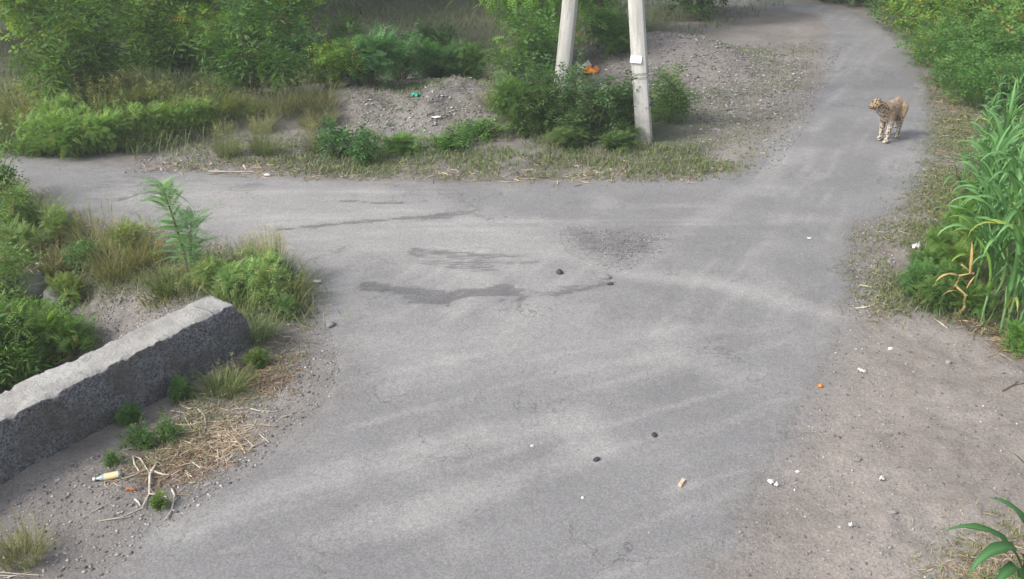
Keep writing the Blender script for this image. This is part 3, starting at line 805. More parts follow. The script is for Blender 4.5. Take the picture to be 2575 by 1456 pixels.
for px, py, key, s, c, lb in (
        (110, 560, 'short', 1.0, (1.0, 1.05, .8), 'green grass tuft at the left road edge, farthest left'),
        (250, 625, 'dry', 1.0, (.9, .85, .7), 'dry brown grass tuft by the road left of the sapling'),
        (300, 690, 'dry', 1.0, (.85, .8, .65), 'dry brown grass tuft midway down the left bank'),
        (370, 660, 'dry', 0.9, (.95, .9, .65), 'dry yellowish grass tuft left of the sapling foot'),
        (430, 730, 'short', 0.9, (1.05, 1.1, .75), 'green grass tuft in front of the sapling'),
        (120, 690, 'dry', .8, (.9, .8, .65), 'brown grass tuft behind the boulders'),
        (420, 752, 'low', 1.3, (1.4, 1.2, .6), 'low yellow-orange grass tuft behind the wall'),
        (580, 720, 'short', 1.2, (1.1, 1.15, .85), 'green grass tuft right of the sapling'),
        (640, 705, 'seed', .6, (1.0, 1.05, .8), 'seeding grass tuft between sapling and pale seeding clump'),
        (685, 715, 'seed', 0.78, (1.2, 1.15, .95), 'tall pale seeding grass clump at the road corner'),
        (700, 745, 'short', 1.1, (.95, 1.05, .8), 'dense green grass under the pale seeding clump'),
        (600, 790, 'short', 1.0, (1.1, 1.15, .9), 'grass tuft touching the end of the wall'),
        (640, 850, 'short', .8, (1.0, 1.1, .95), 'grass tuft in front of the end of the wall'),
        (730, 770, 'dry', .7, (1, 1, .8), 'dry grass tuft by the road near the wall end'),
        (570, 985, 'short', .7, (1.1, 1.1, .9), 'pale grass tuft along the foot of the wall'),
        (60, 1410, 'dry', .6, (.75, .75, .55), 'olive dry grass tuft in the lower left corner'),
        (20, 745, 'short', 1.0, (1.3, 1.0, .6), 'orange-tinged grass tuft at the left edge by the boulders')):
    tuft(lb, px, py, key, s * 0.9, c, GL)

# ---------------------------------------------------------------- low ground cover (uncountable)
def cover(name, label, cat, specs, mat, seed):
    r = np.random.default_rng(seed); b = Buf()
    for poly, n, h, w, tone, tj, bend, lean in specs:
        q = in_poly(poly, n, r.integers(1 << 30))
        q = q + r.normal(0, 0.16, q.shape)
        msk = fbm(q[:, 0] * 1.6, q[:, 1] * 1.6, 91) + 0.5 * r.random(n) > 0.05
        q = q[msk]
        P = np.column_stack([q, surf_z(q[:, 0], q[:, 1]) - 0.004])
        blades(b, P, h, w, bend, r, tone, tj, lean)
    o = obj(name, b.mesh(name, mat)); tag(o, label, cat); o['kind'] = 'stuff'
    return o
V_FAR = [(560, 385), (850, 350), (1100, 325), (1260, 335), (1640, 365), (1760, 370), (1860, 415), (1800, 445), (1300, 447), (900, 445), (600, 425)]
V_FARD = [(330, 425), (560, 400), (1200, 400), (1700, 400), (1880, 420), (1760, 458), (1300, 460), (700, 450)]
V_RIGHT = [(2330, 150), (2440, 270), (2460, 400), (2420, 480), (2360, 580), (2270, 640), (2250, 720), (2290, 790), (2200, 800), (2180, 700), (2200, 600), (2280, 550), (2345, 430), (2370, 300)]
V_UNDER = [(2460, 400), (2420, 480), (2350, 600), (2260, 660), (2250, 730), (2330, 790), (2480, 830), (2575, 880), (2700, 880), (2700, 400)]
V_LEFT = [(-100, 470), (90, 520), (160, 560), (420, 612), (560, 650), (730, 700), (775, 800), (700, 840), (560, 760), (380, 715), (150, 690), (-100, 760)]
V_BANK = [(-100, 260), (560, 240), (600, 330), (400, 388), (40, 392), (-100, 385)]
V_MOUND = [(920, 262), (1000, 250), (1110, 245), (1090, 268), (980, 278)]
V_WALLFOOT = [(300, 1180), (420, 1060), (560, 930), (660, 860), (760, 860), (640, 1000), (470, 1140), (380, 1200)]
V_BR = [(2600, 1320), (2470, 1370), (2360, 1470), (2600, 1500)]
V_BACK = [(-300, 260), (560, 240), (880, 215), (1250, 180), (1450, 170), (1700, 110), (2060, -20), (-300, -20)]
cover('verge_grass', 'short green and yellowish grass growing along the verges', 'grass', [
    (V_FAR, 15000, 0.12, 0.010, 0.50, 0.2, 0.8, 0.6), (V_RIGHT, 15000, 0.07, 0.009, 0.66, 0.2, 0.9, 1.0), (V_UNDER, 9000, 0.20, 0.009, 0.35, 0.2, 0.8, 0.6),
    (V_LEFT, 11000, 0.22, 0.008, 0.62, 0.22, 0.8, 0.6), (V_BANK, 9000, 0.40, 0.010, 0.45, 0.2, 0.8, 0.6), (V_MOUND, 1600, 0.08, 0.012, 0.40, 0.15, 0.8, 0.8), ([(850, 330), (900, 260), (1100, 235), (1260, 250), (1260, 335), (1050, 345)], 1500, 0.09, 0.010, 0.6, 0.2, 0.8, 0.8), ([(420, 430), (440, 360), (850, 330), (850, 400)], 1800, 0.12, 0.010, 0.65, 0.2, 0.8, 0.8),
    ([(1700, 380), (1740, 240), (1800, 130), (2060, 110), (2000, 280), (1900, 400), (1860, 430)], 5000, 0.07, 0.011, 0.62, 0.2, 0.9, 0.9),
    (V_WALLFOOT, 1800, 0.07, 0.006, 0.60, 0.25, 0.8, 0.8), (V_BR, 2200, 0.06, 0.006, 0.7, 0.2, 0.9, 0.9), (V_BACK, 16000, 0.35, 0.014, 0.28, 0.2, 0.8, 0.6),
    ([(2380, 60), (2480, 300), (2440, 480), (2800, 480), (2900, 60)], 6000, 0.35, 0.012, 0.3, 0.2, 0.8, 0.6)], M_GRASS, 101)

def straw_cover(name, label, specs, seed):
    r = np.random.default_rng(seed); b = Buf()
    for poly, n, ln, w, tone, tj in specs:
        q = in_poly(poly, n, r.integers(1 << 30))
        q = q[fbm(q[:, 0] * 2.2, q[:, 1] * 2.2, 95) + 0.6 * r.random(n) > 0.0]
        q = q + r.normal(0, 0.10, q.shape)
        n = len(q)
        z = surf_z(q[:, 0], q[:, 1])
        az = r.uniform(0, 2 * math.pi, n); l = ln * r.uniform(0.3, 1.3, n); ww = w * r.uniform(0.6, 1.4, n)
        d = np.column_stack([np.cos(az), np.sin(az), r.normal(0, 0.10, n)]); s = np.column_stack([-np.sin(az), np.cos(az), r.normal(0, .5, n)])
        c = np.column_stack([q, z + 0.006 + 0.012 * r.random(n)])
        bend = np.column_stack([-np.sin(az), np.cos(az), np.zeros(n)]) * (l * r.normal(0, 0.10, n))[:, None]
        V = np.zeros((n, 6, 3))
        for k, (f, bb, w_) in enumerate(((-0.5, 0, 0.7), (0, 1, 1.0), (0.5, 0, 0.4))):
            cc = c + d * (l * f)[:, None] + bend * bb
            V[:, 2 * k] = cc - s * (ww * w_ / 2)[:, None]; V[:, 2 * k + 1] = cc + s * (ww * w_ / 2)[:, None]
        o = (np.arange(n) * 6)[:, None]; b0 = b.n
        b.V.append(V.reshape(-1, 3)); b.T.append(np.clip(np.repeat(tone + r.normal(0, tj, n), 6), 0, 1)); b.n += 6 * n
        b.F.setdefault(4, []).append(np.concatenate([o + [0, 1, 3, 2], o + [2, 3, 5, 4]]) + b0)
    o = obj(name, b.mesh(name, M_STRAW)); tag(o, label, 'straw'); o['kind'] = 'stuff'
V_HEAP = [(330, 1180), (440, 1110), (560, 1080), (600, 1110), (560, 1160), (480, 1215), (360, 1225)]
V_MZ = [(2370, 785), (2470, 830), (2575, 905), (2680, 980), (2680, 930), (2560, 860), (2450, 800)]
straw_cover('straw_litter', 'dry straw and dead leaf litter lying on the ground', [
    (V_HEAP, 900, 0.13, 0.006, 0.38, 0.28), (V_WALLFOOT, 800, 0.11, 0.005, 0.42, 0.28), ([(600, 930), (700, 900), (760, 940), (680, 1000), (600, 980)], 400, 0.12, 0.007, 0.3, 0.15),
    (V_MZ, 900, 0.16, 0.009, 0.5, 0.25), (V_BR, 700, 0.10, 0.006, 0.5, 0.25), (V_FARD, 1500, 0.16, 0.011, 0.62, 0.2), (V_RIGHT, 1500, 0.12, 0.009, 0.55, 0.22),
    (V_LEFT, 1500, 0.16, 0.009, 0.5, 0.25), ([(420, 1100), (620, 1040), (640, 1100), (560, 1160)], 350, 0.2, 0.006, 0.75, 0.2),
    ([(2330, 200), (2400, 230), (2440, 330), (2380, 330)], 300, 0.16, 0.012, 0.35, 0.2)], 102)

def pebbles(name, label, specs, seed, mat):
    r = np.random.default_rng(seed); b = Buf()
    base = np.array([(1, 0, 0), (-1, 0, 0), (0, 1, 0), (0, -1, 0), (0, 0, 0.8), (0, 0, -0.6), (0.6, 0.6, 0.4), (-0.6, 0.6, 0.35), (-0.6, -0.6, 0.4), (0.6, -0.6, 0.35)], float)
    faces = np.array([(0, 6, 4), (6, 2, 4), (2, 7, 4), (7, 1, 4), (1, 8, 4), (8, 3, 4), (3, 9, 4), (9, 0, 4), (0, 5, 2), (2, 5, 1), (1, 5, 3), (3, 5, 0), (0, 2, 6), (2, 1, 7), (1, 3, 8), (3, 0, 9)])
    for poly, n, s0, s1 in specs:
        q = in_poly(poly, n, r.integers(1 << 30))
        z = surf_z(q[:, 0], q[:, 1])
        s = s0 * (s1 / s0) ** (r.random(n) ** 3)
        az = r.uniform(0, 6.28, n)
        fw = np.column_stack([np.cos(az), np.sin(az), r.normal(0, .2, n)])
        M = rotmats(fw, np.tile((0, 0, 1.0), (n, 1))) * np.column_stack([r.uniform(.8, 1.3, n), r.uniform(.6, 1.0, n), r.uniform(.45, .8, n)])[:, None, :]
        instance(b, base, [faces], np.zeros(10), M, np.column_stack([q, z + s * 0.15]), s, np.clip(r.normal(0.5, 0.25, n), 0, 1))
    o = obj(name, b.mesh(name, mat)); tag(o, label, 'gravel'); o['kind'] = 'stuff'
def pebble_mat():
    m, nt, out = new_mat('gravel')
    r = N(nt, 'ShaderNodeValToRGB'); e = r.color_ramp.elements
    e[0].color = (0.07, 0.068, 0.07, 1); e[1].color = (0.50, 0.48, 0.45, 1)
    k = e.new(0.5); k.color = (0.20, 0.185, 0.175, 1)
    L(nt, attr(nt, 'tone'), r.inputs[0])
    b = N(nt, 'ShaderNodeBsdfPrincipled', Roughness=0.85); L(nt, r.outputs[0], b.inputs['Base Color']); L(nt, b.outputs[0], out.inputs['Surface'])
    return m
M_GRAVEL = pebble_mat()
pebbles('gravel', 'loose gravel and grit scattered over road edges and dirt', [
    ([(200, 1500), (420, 1330), (650, 1180), (830, 1000), (860, 900), (800, 760), (720, 800), (620, 900), (400, 1090), (0, 1240), (0, 1500)], 5000, 0.004, 0.018),
    ([(1950, 1130), (2080, 900), (2140, 800), (2500, 830), (2600, 900), (2600, 1500), (1750, 1500)], 3600, 0.003, 0.015),
    ([(2130, 800), (2150, 560), (2300, 520), (2350, 300), (2400, 300), (2420, 400), (2300, 600), (2240, 700), (2230, 800)], 3000, 0.005, 0.016),
    ([(850, 330), (900, 250), (1100, 225), (1250, 240), (1250, 330), (1050, 345)], 4500, 0.008, 0.035),
    ([(1500, 210), (1490, 150), (1640, 120), (1900, 110), (2040, 160), (1950, 300), (1760, 330), (1740, 230)], 7000, 0.010, 0.040),
    ([(1700, 400), (1760, 230), (1900, 110), (2080, 100), (2020, 280), (1900, 420)], 4500, 0.006, 0.028),
    ([(300, 440), (420, 360), (700, 340), (850, 350), (840, 420), (560, 430)], 3000, 0.007, 0.025),
    ([(1400, 570), (1700, 590), (1640, 660), (1550, 690), (1420, 640)], 2600, 0.004, 0.011),
    ([(1980, 310), (2100, 120), (2130, 120), (2040, 300), (1960, 420), (1900, 440)], 1600, 0.006, 0.022),
    ([(250, 700), (420, 720), (560, 760), (520, 830), (330, 880), (230, 860), (180, 760)], 3500, 0.006, 0.02),
    ([(120, 540), (420, 580), (620, 630), (760, 760), (700, 760), (560, 640), (400, 610), (140, 570)], 2000, 0.006, 0.02),
    ([(800, 1000), (900, 500), (1900, 480), (2100, 800), (1900, 1456), (500, 1456)], 2600, 0.002, 0.009)], 103, M_GRAVEL)

# ---------------------------------------------------------------- low parapet wall
def wall_mat():
    m, nt, out = new_mat('wall_render')
    co = coords(nt)
    vo = N(nt, 'ShaderNodeTexVoronoi'); vo.inputs['Scale'].default_value = 75; L(nt, co, vo.inputs['Vector'])
    bw = N(nt, 'ShaderNodeRGBToBW'); L(nt, vo.outputs['Color'], bw.inputs[0])
    n1 = noise(nt, co, 3, 5)
    n2 = noise(nt, co, 60, 3, 0.7)
    n3 = noise(nt, co, 1.3, 6, 0.65); n4 = noise(nt, co, 14, 5, 0.7)
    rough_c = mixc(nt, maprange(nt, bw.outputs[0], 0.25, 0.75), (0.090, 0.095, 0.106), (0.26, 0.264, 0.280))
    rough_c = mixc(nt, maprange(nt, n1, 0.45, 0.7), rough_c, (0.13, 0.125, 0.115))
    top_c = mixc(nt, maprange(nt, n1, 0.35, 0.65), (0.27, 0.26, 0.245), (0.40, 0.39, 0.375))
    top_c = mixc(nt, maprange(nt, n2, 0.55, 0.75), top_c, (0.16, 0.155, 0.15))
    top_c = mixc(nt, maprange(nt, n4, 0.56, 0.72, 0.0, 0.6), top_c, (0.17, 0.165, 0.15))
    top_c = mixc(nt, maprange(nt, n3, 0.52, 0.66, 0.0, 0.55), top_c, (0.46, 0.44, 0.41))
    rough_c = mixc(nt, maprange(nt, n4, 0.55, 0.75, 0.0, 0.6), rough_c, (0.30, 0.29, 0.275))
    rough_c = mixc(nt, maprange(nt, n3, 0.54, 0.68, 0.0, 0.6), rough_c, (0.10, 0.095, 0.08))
    c = mixc(nt, attr(nt, 'tone'), rough_c, top_c)  # speckled face, dusty top; the face's shade and top's light also in colour
    b = N(nt, 'ShaderNodeBsdfPrincipled', Roughness=0.9); b.inputs['Specular IOR Level'].default_value = 0.15
    L(nt, c, b.inputs['Base Color'])
    bn = N(nt, 'ShaderNodeBump', Strength=0.9, Distance=0.02)
    L(nt, math_(nt, 'ADD', math_(nt, 'ADD', math_(nt, 'MULTIPLY', n4, 1.3), math_(nt, 'MULTIPLY', n2, 0.5)), math_(nt, 'MULTIPLY', vo.outputs['Distance'], math_(nt, 'SUBTRACT', 0.9, math_(nt, 'MULTIPLY', attr(nt, 'tone'), 0.9)))), bn.inputs['Height']); L(nt, bn.outputs[0], b.inputs['Normal'])
    L(nt, b.outputs[0], out.inputs['Surface'])
    return m
def build_wall():
    L0 = -2.6; L1 = float(np.linalg.norm(WB - WA))
    na = 430
    prof = []                                   # across: front foot -> front top -> back top -> back foot
    nf, nt_ = 28, 18
    for i in range(nf): prof.append((0.0, -0.12 + (WH + 0.12) * i / (nf - 1), 0))
    for i in range(1, nt_): prof.append((-WT * i / (nt_ - 1), WH, 1))
    for i in range(1, nf): prof.append((-WT, WH - (WH + 0.9) * i / (nf - 1), 0))
    prof = np.array(prof); m = len(prof)
    t = np.linspace(L0, L1, na)
    V = np.zeros((na, m, 3)); T = np.zeros((na, m))
    for k, a in enumerate(t):
        s, h, tp = prof[:, 0].copy(), prof[:, 1].copy(), prof[:, 2]
        A = np.full(m, a)
        drop = 0.0
        e = (L1 - a)
        # broken, sloping end
        A = A + np.where(e < 0.25, 0.10 * fbm(h * 6 + 3, s * 6, 111), 0)
        A = A + (0.12 * (WH - np.clip(h, 0, WH)) / WH if e < 0.02 else 0)
        h = np.where(h > 0.3, h - 0.02 * math.exp(-e / 0.08), h)
        # worn upper edges and undulating top line
        und = 0.006 * fbm(A * 1.5, s * 0 + 1, 112) + 0.008 * fbm(A * 7, s * 7, 113)
        h = np.where(h > 0.2, h + und, h)
        h = h - np.where(tp > 0.5, 0.02 * np.maximum(0, fbm(A * 3, s * 9, 114) - 0.25), 0)
        edge = np.exp(-((prof[:, 1] - WH) / 0.04) ** 2) * np.exp(-(np.minimum(-prof[:, 0], prof[:, 0] + WT) / 0.03) ** 2)
        chip = np.maximum(0, fbm(A * 9, s * 2 + 5, 115) + 0.1)
        h = h - edge * (0.002 + 0.08 * np.maximum(0, chip - 0.2))
        s = s + np.where(prof[:, 0] == 0, -1, np.where(prof[:, 0] == -WT, 1, 0)) * edge * 0.004 + (0.010 * fbm(A * 9, h * 9, 116) + 0.012 * fbm(A * 26, h * 26, 119, 2)) * (tp < 0.5)
        s = s + np.where(prof[:, 0] == -WT, 0.05 * fbm(A * 1.7, h * 0, 117), 0)
        V[k, :, 0] = WA[0] + A * WD[0] + s * WN[0]; V[k, :, 1] = WA[1] + A * WD[1] + s * WN[1]; V[k, :, 2] = h
        T[k] = tp
    F = grid_faces(na, m)[:, ::-1]
    Vf = V.reshape(-1, 3)
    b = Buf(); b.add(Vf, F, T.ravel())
    # end cap as a fan of strips between the front and back profile
    last = V[-1]; half = m // 2
    capV = []; q = 9
    for i in range(half + 1):
        p0, p1 = last[i], last[m - 1 - i]
        for j in range(q):
            f = j / (q - 1); p = p0 * (1 - f) + p1 * f
            if 0 < j < q - 1: p = p + np.array((*(WD * 0.06 * fbm(np.array([p[0] * 9]), np.array([p[2] * 9]), 118)[0]), 0))
            capV.append(p)
    b.add(np.array(capV), grid_faces(half + 1, q), 0.0)
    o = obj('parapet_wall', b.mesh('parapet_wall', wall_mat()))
    tag(o, 'low weathered concrete parapet wall with rough speckled face coloured darker as in shade at lower left', 'wall')
build_wall()

# ---------------------------------------------------------------- concrete poles
def pole_mat():
    m, nt, out = new_mat('pole_concrete')
    co = coords(nt)
    mp = N(nt, 'ShaderNodeMapping'); L(nt, co, mp.inputs[0]); mp.inputs['Scale'].default_value = (9, 9, 0.7)
    n1 = noise(nt, mp.outputs[0], 1.6, 5); n2 = noise(nt, co, 30, 4)
    c = mixc(nt, maprange(nt, n1, 0.35, 0.68), (0.42, 0.41, 0.385), (0.56, 0.55, 0.52))
    c = mixc(nt, maprange(nt, n2, 0.58, 0.75), c, (0.33, 0.32, 0.30))
    mp2 = N(nt, 'ShaderNodeMapping'); L(nt, co, mp2.inputs[0]); mp2.inputs['Scale'].default_value = (14, 14, 0.9)
    c = mixc(nt, maprange(nt, noise(nt, mp2.outputs[0], 1.0, 6, 0.7), 0.52, 0.68, 0.0, 0.75), c, (0.27, 0.25, 0.22))
    sx = N(nt, 'ShaderNodeSeparateXYZ'); L(nt, co, sx.inputs[0])
    spl = math_(nt, 'MULTIPLY', maprange(nt, sx.outputs['Z'], 0.55, 0.05), maprange(nt, noise(nt, co, 11, 5, 0.7), 0.35, 0.62))
    c = mixc(nt, math_(nt, 'MULTIPLY', spl, 0.7), c, (0.20, 0.175, 0.145))
    b = N(nt, 'ShaderNodeBsdfPrincipled', Roughness=0.85); L(nt, c, b.inputs['Base Color'])
    bn = N(nt, 'ShaderNodeBump', Strength=0.25, Distance=0.01); L(nt, n2, bn.inputs['Height']); L(nt, bn.outputs[0], b.inputs['Normal'])
    L(nt, b.outputs[0], out.inputs['Surface'])
    return m
M_POLE = pole_mat()
M_WHITE = simple_mat('white_sheet', (0.66, 0.66, 0.66), (0.80, 0.80, 0.79), 9, 0.5)
M_WIRE = simple_mat('wire', (0.10, 0.10, 0.10), (0.16, 0.16, 0.16), 9, 0.5)
def pole_mesh(H, w0, d0, w1, d1):
    """prestressed pole: broad plain faces, narrow sides with a long recessed channel"""
    def ring(f, z):
        w = w0 + (w1 - w0) * f; d = d0 + (d1 - d0) * f; c = 0.012; g = 0.022; k = d * 0.26
        a, b_ = w / 2, d / 2
        return [(-a + c, -b_, z), (a - c, -b_, z), (a, -b_ + c, z), (a, -k, z), (a - g, -k + g * .6, z), (a - g, k - g * .6, z), (a, k, z), (a, b_ - c, z),
                (a - c, b_, z), (-a + c, b_, z), (-a, b_ - c, z), (-a, k, z), (-a + g, k - g * .6, z), (-a + g, -k + g * .6, z), (-a, -k, z), (-a, -b_ + c, z)]
    V = []; n = 16; m = 14
    for i in range(m): V += ring(i / (m - 1), -0.4 + (H + 0.4) * i / (m - 1))
    V = np.array(V); F = np.array([(i * n + j, i * n + (j + 1) % n, (i + 1) * n + (j + 1) % n, (i + 1) * n + j) for i in range(m - 1) for j in range(n)])
    b = Buf(); b.add(V, F)
    b.add(np.concatenate([V[-n:], [V[-n:].mean(0)]]), np.array([(j, (j + 1) % n, n) for j in range(n)]))
    return b.mesh('shaft', M_POLE)
def place_pole(label, px, py, tip, yaw, H, dims):
    p = at(px, py)
    p.z = gz(p.x, p.y)
    d = (Vector(tip) - p).normalized()
    q = d.to_track_quat('Z', 'Y') ; 
    t = thing('utility_pole', label, 'pole', p, 0, 'pair of concrete poles leaning together')
    xa = Vector((math.cos(yaw), math.sin(yaw), 0)); xa = (xa - d * xa.dot(d)).normalized(); ya = d.cross(xa)
    t.rotation_euler = Matrix((xa, ya, d)).transposed().to_euler()
    obj('shaft', pole_mesh(H, *dims), t)
    return t
TIP = Vector((1.38, 15.75, 8.0))
pr = place_pole('right concrete pole, nearer one, with a small white plate', 1620, 352, (1.25, 15.8, 7.9), R(-14), 7.8, (0.235, 0.26, 0.16, 0.17))
pl = place_pole('left concrete pole rising out of the dark green shrub', 1408, 262, (1.40, 15.95, 8.1), R(-14), 8.0, (0.235, 0.26, 0.16, 0.17))
def plate_mesh(w, h, t):
    bm = bmesh.new(); bmesh.ops.create_cube(bm, size=1)
    bmesh.ops.scale(bm, vec=(w, t, h), verts=bm.verts); bmesh.ops.bevel(bm, geom=bm.edges[:], offset=0.002, segments=1)
    me = bpy.data.meshes.new('plate'); bm.to_mesh(me); bm.free(); me.materials.append(M_WHITE); return me
obj('plate', plate_mesh(0.17, 0.105, 0.008), pr, (-0.035, -0.142, 1.22), (R(-12), R(9), 0))
b = Buf(); zz = np.linspace(0, 1, 40); w_, d_ = 0.235, 0.265
loop = []
for f in zz:
    a = f * 4 * math.pi
    sx = max(-1, min(1, 1.5 * math.cos(a))); sy = max(-1, min(1, 1.5 * math.sin(a)))
    loop.append((sx * 0.125, sy * 0.142, 1.08 - 0.12 * f + 0.03 * math.sin(a)))
tube_to(b, loop, 0.005, 5); obj('tie_wire', b.mesh('tie_wire', M_WIRE), pr)

# ---------------------------------------------------------------- maize
def maize_leaf(seed, ln, w, rise, curl, dry=False):
    r = np.random.default_rng(seed)
    n = 11; V = []; T = []
    ang = rise; p = np.array((0.012, 0, 0.0)); ds = ln / (n - 1)
    tw = r.normal(0, 0.25); side = r.normal(0, 0.05)
    for i in range(n):
        f = i / (n - 1)
        wd = w * (0.55 + 0.75 * math.sin(math.pi * min(1, (f * 0.85 + 0.12)))) * (1 - f ** 4) * 0.8 + 0.001
        wav = 0.12 * wd * math.sin(f * 22 + seed)
        c, s = math.cos(tw * f * 2), math.sin(tw * f * 2)
        nx, nz = -math.sin(ang), math.cos(ang)
        y = side * ln * f * f
        for k, q in enumerate((-1, 0, 1)):
            off = q * wd / 2; up = abs(q) * wd * 0.22 + (wav * q)
            V.append((p[0] + nx * (up * c + off * s), p[1] + y + off * c, p[2] + nz * (up * c + off * s)))
            T.append((0.78 if k == 1 else 0.42 - 0.1 * (1 - f)) + (0.1 * f * f))
        p = p + np.array((math.cos(ang), 0, math.sin(ang))) * ds
        ang -= curl * ds * (0.5 + 2.0 * f)
    F = []
    for i in range(n - 1):
        for k in range(2): F.append((i * 3 + k, i * 3 + k + 1, (i + 1) * 3 + k + 1, (i + 1) * 3 + k))
    return mesh_from('leaf', np.array(V), [np.array(F)], np.array(T), M_STRAW if dry else M_MAIZE, True)
MLEAF = [maize_leaf(1, 0.60, 0.056, 1.28, 2.6), maize_leaf(2, 0.68, 0.062, 1.20, 2.2), maize_leaf(3, 0.54, 0.050, 1.34, 1.4), maize_leaf(4, 0.62, 0.058, 1.08, 3.0), maize_leaf(5, 0.48, 0.044, 1.42, 0.8)]
def stalk_mesh(h, seed, mat, r0=0.013, r1=0.005):
    r = np.random.default_rng(seed); n = 9
    pts = [(r.normal(0, .008) * i, r.normal(0, .008) * i, -0.04 + (h + 0.04) * i / (n - 1)) for i in range(n)]
    b = Buf(); tube_to(b, pts, np.linspace(r0, r1, n), 7, 0.75)
    for p in pts[1:-1]: tube_to(b, [(p[0], p[1], p[2] - .006), (p[0], p[1], p[2] + .006)], [r0 * 1.15] * 2, 7, 0.6)
    return b.mesh('stalk', mat)
STALK = [stalk_mesh(1.45, 1, M_MAIZE), stalk_mesh(1.6, 2, M_MAIZE), stalk_mesh(1.3, 3, M_MAIZE)]
mr = np.random.default_rng(77)
def maize(label, p, s, nleaf=9, group='maize plants along the right edge', lo=0.18, color=(1, 1, 1)):
    t = thing('maize_plant', label, 'maize', p, mr.uniform(0, 6.28), group, s)
    k = mr.integers(3); H = (1.45, 1.6, 1.3)[k]
    obj('stalk', STALK[k], t, color=color)
    a = mr.uniform(0, 6.28)
    for i in range(nleaf):
        f = (i + 0.5) / nleaf
        z = H * (lo + (0.98 - lo) * f)
        v = 4 if f > 0.88 else mr.integers(4)
        g = mr.uniform(0.75, 1.25)
        c = (1.25, 1.1, 0.55) if (f < 0.15 and mr.random() < .4) else (color[0] * g, color[1] * g, color[2] * g)
        if mr.random() < 0.035: c = (2.2, 1.3, 0.9)
        sc = (0.75 + 0.35 * math.sin(math.pi * f)) * mr.uniform(.85, 1.15)
        obj('leaf', MLEAF[v], t, (0, 0, z), (0, mr.normal(0, .12), a + i * math.pi + mr.normal(0, .45)), sc, c)
    return t
front = [(2482, 812), (2528, 842), (2500, 742), (2475, 640), (2492, 560), (2510, 480), (2530, 420), (2470, 700), (2565, 862), (2455, 665), (2462, 735), (2510, 790), (2548, 815), (2485, 600)]
front_l = ['green maize plant whose bare stalk base shows right of the dry stalk', 'front maize plant nearest the camera at the dirt edge', 'front-row maize plant behind the dry stalk',
           'front-row maize plant above the undergrowth', 'front-row maize plant level with the road corner', 'front-row maize plant leaning towards the verge', 'farthest front-row maize plant below the hedge',
           'front-row maize plant closest to the white paper scrap', 'maize plant at the right edge by the straw', 'slender front-row maize plant left of its neighbours above the weeds', 'front-row maize plant rising just behind the dry stalk tip', 'maize plant filling the gap behind the bare stalk base',
           'maize plant second from the right edge near the dirt', 'front-row maize plant halfway up the stand']
for (px, py), lb in zip(front, front_l):
    maize(lb, at(px - 14, py), mr.uniform(0.9, 1.08) * (0.68 if py < 500 else 0.78 if py < 600 else 1.0), 12)
cnt = 0
for i in range(11):
    for j in range(7):
        y0 = 8.5 + i * 0.68 + mr.normal(0, .12)
        e = np.interp(y0, [8.3, 9.5, 10.8, 12, 13.2, 14.5, 16], [4.95, 5.0, 5.4, 5.9, 6.5, 7.2, 7.9])
        x0 = e + 0.02 + j * 0.27 + mr.normal(0, .07)
        maize('maize plant inside the dense stand behind the front row', Vector((x0, y0, gz(x0, y0))), mr.uniform(0.84, 1.0) * float(np.interp(y0, [9, 10.5, 12, 14], [1.0, 0.88, 0.7, 0.6])), 11, 'maize plants inside the stand')
        cnt += 1
# dry stalk
t = thing('dry_maize_stalk', 'dry yellow maize stalk with withered leaves at the tip of the verge', 'maize', at(2415, 795), 0.2)
obj('stalk', stalk_mesh(0.52, 9, M_STRAW, 0.016, 0.010), t, color=(1.1, 1.0, 0.6))
for k, (z, az, sc, ry, v) in enumerate(((0.34, 3.0, .52, .15, 0), (0.22, 3.3, .42, .35, 1), (0.45, 1.4, .40, -.35, 2), (0.30, 0.2, .22, -.1, 3), (0.10, 3.1, .2, .4, 3))):
    ml = maize_leaf(20 + k, 0.8, 0.07, 1.0, (2.2, 1.2, 0.4, 0.6, 1.4)[k], True)
    obj('leaf', ml, t, (0, 0, z), (0, ry, az), sc, (1.15, 1.02, 0.62))
# big leaved plants in the lower right corner
def corner_plant(label, loc, leaves):
    t = thing('maize_plant', label, 'maize', loc, 0, 'maize plants in the lower right corner')
    obj('stalk', stalk_mesh(0.62, int(loc[0] * 10), M_MAIZE), t, color=(0.85, 0.9, 0.9))
    for (z, az, sc, v, ry) in leaves:
        obj('leaf', MLEAF[v], t, (0, 0, z), (0, ry, az), (sc * 1.3, sc * 2.0, sc * 1.3), (0.45, 0.58, 0.56))
p = G(2588, 1400, 0.40); p = Vector((p[0], p[1], gz(p[0], p[1])))
corner_plant('broad-leaved dark green maize plant in the lower right corner', p, [(.30, 3.0, .72, 1, .1), (.38, 3.55, .75, 3, .15), (.46, 2.45, .6, 0, -.1), (.25, 3.9, .7, 1, .2), (.52, 4.3, .6, 3, 0), (.5, 1.2, .6, 2, 0), (.36, 0.2, .7, 0, 0), (.55, 3.2, .5, 4, 0)])
p = G(2612, 1225, 0.35); p = Vector((p[0], p[1], gz(p[0], p[1])))
corner_plant('dark green maize leaf tips poking in at the right edge', p, [(.30, 2.9, .5, 2, .1), (.4, 3.6, .5, 4, 0), (.3, 0.3, .6, 0, 0), (.5, 4.8, .5, 1, 0)])

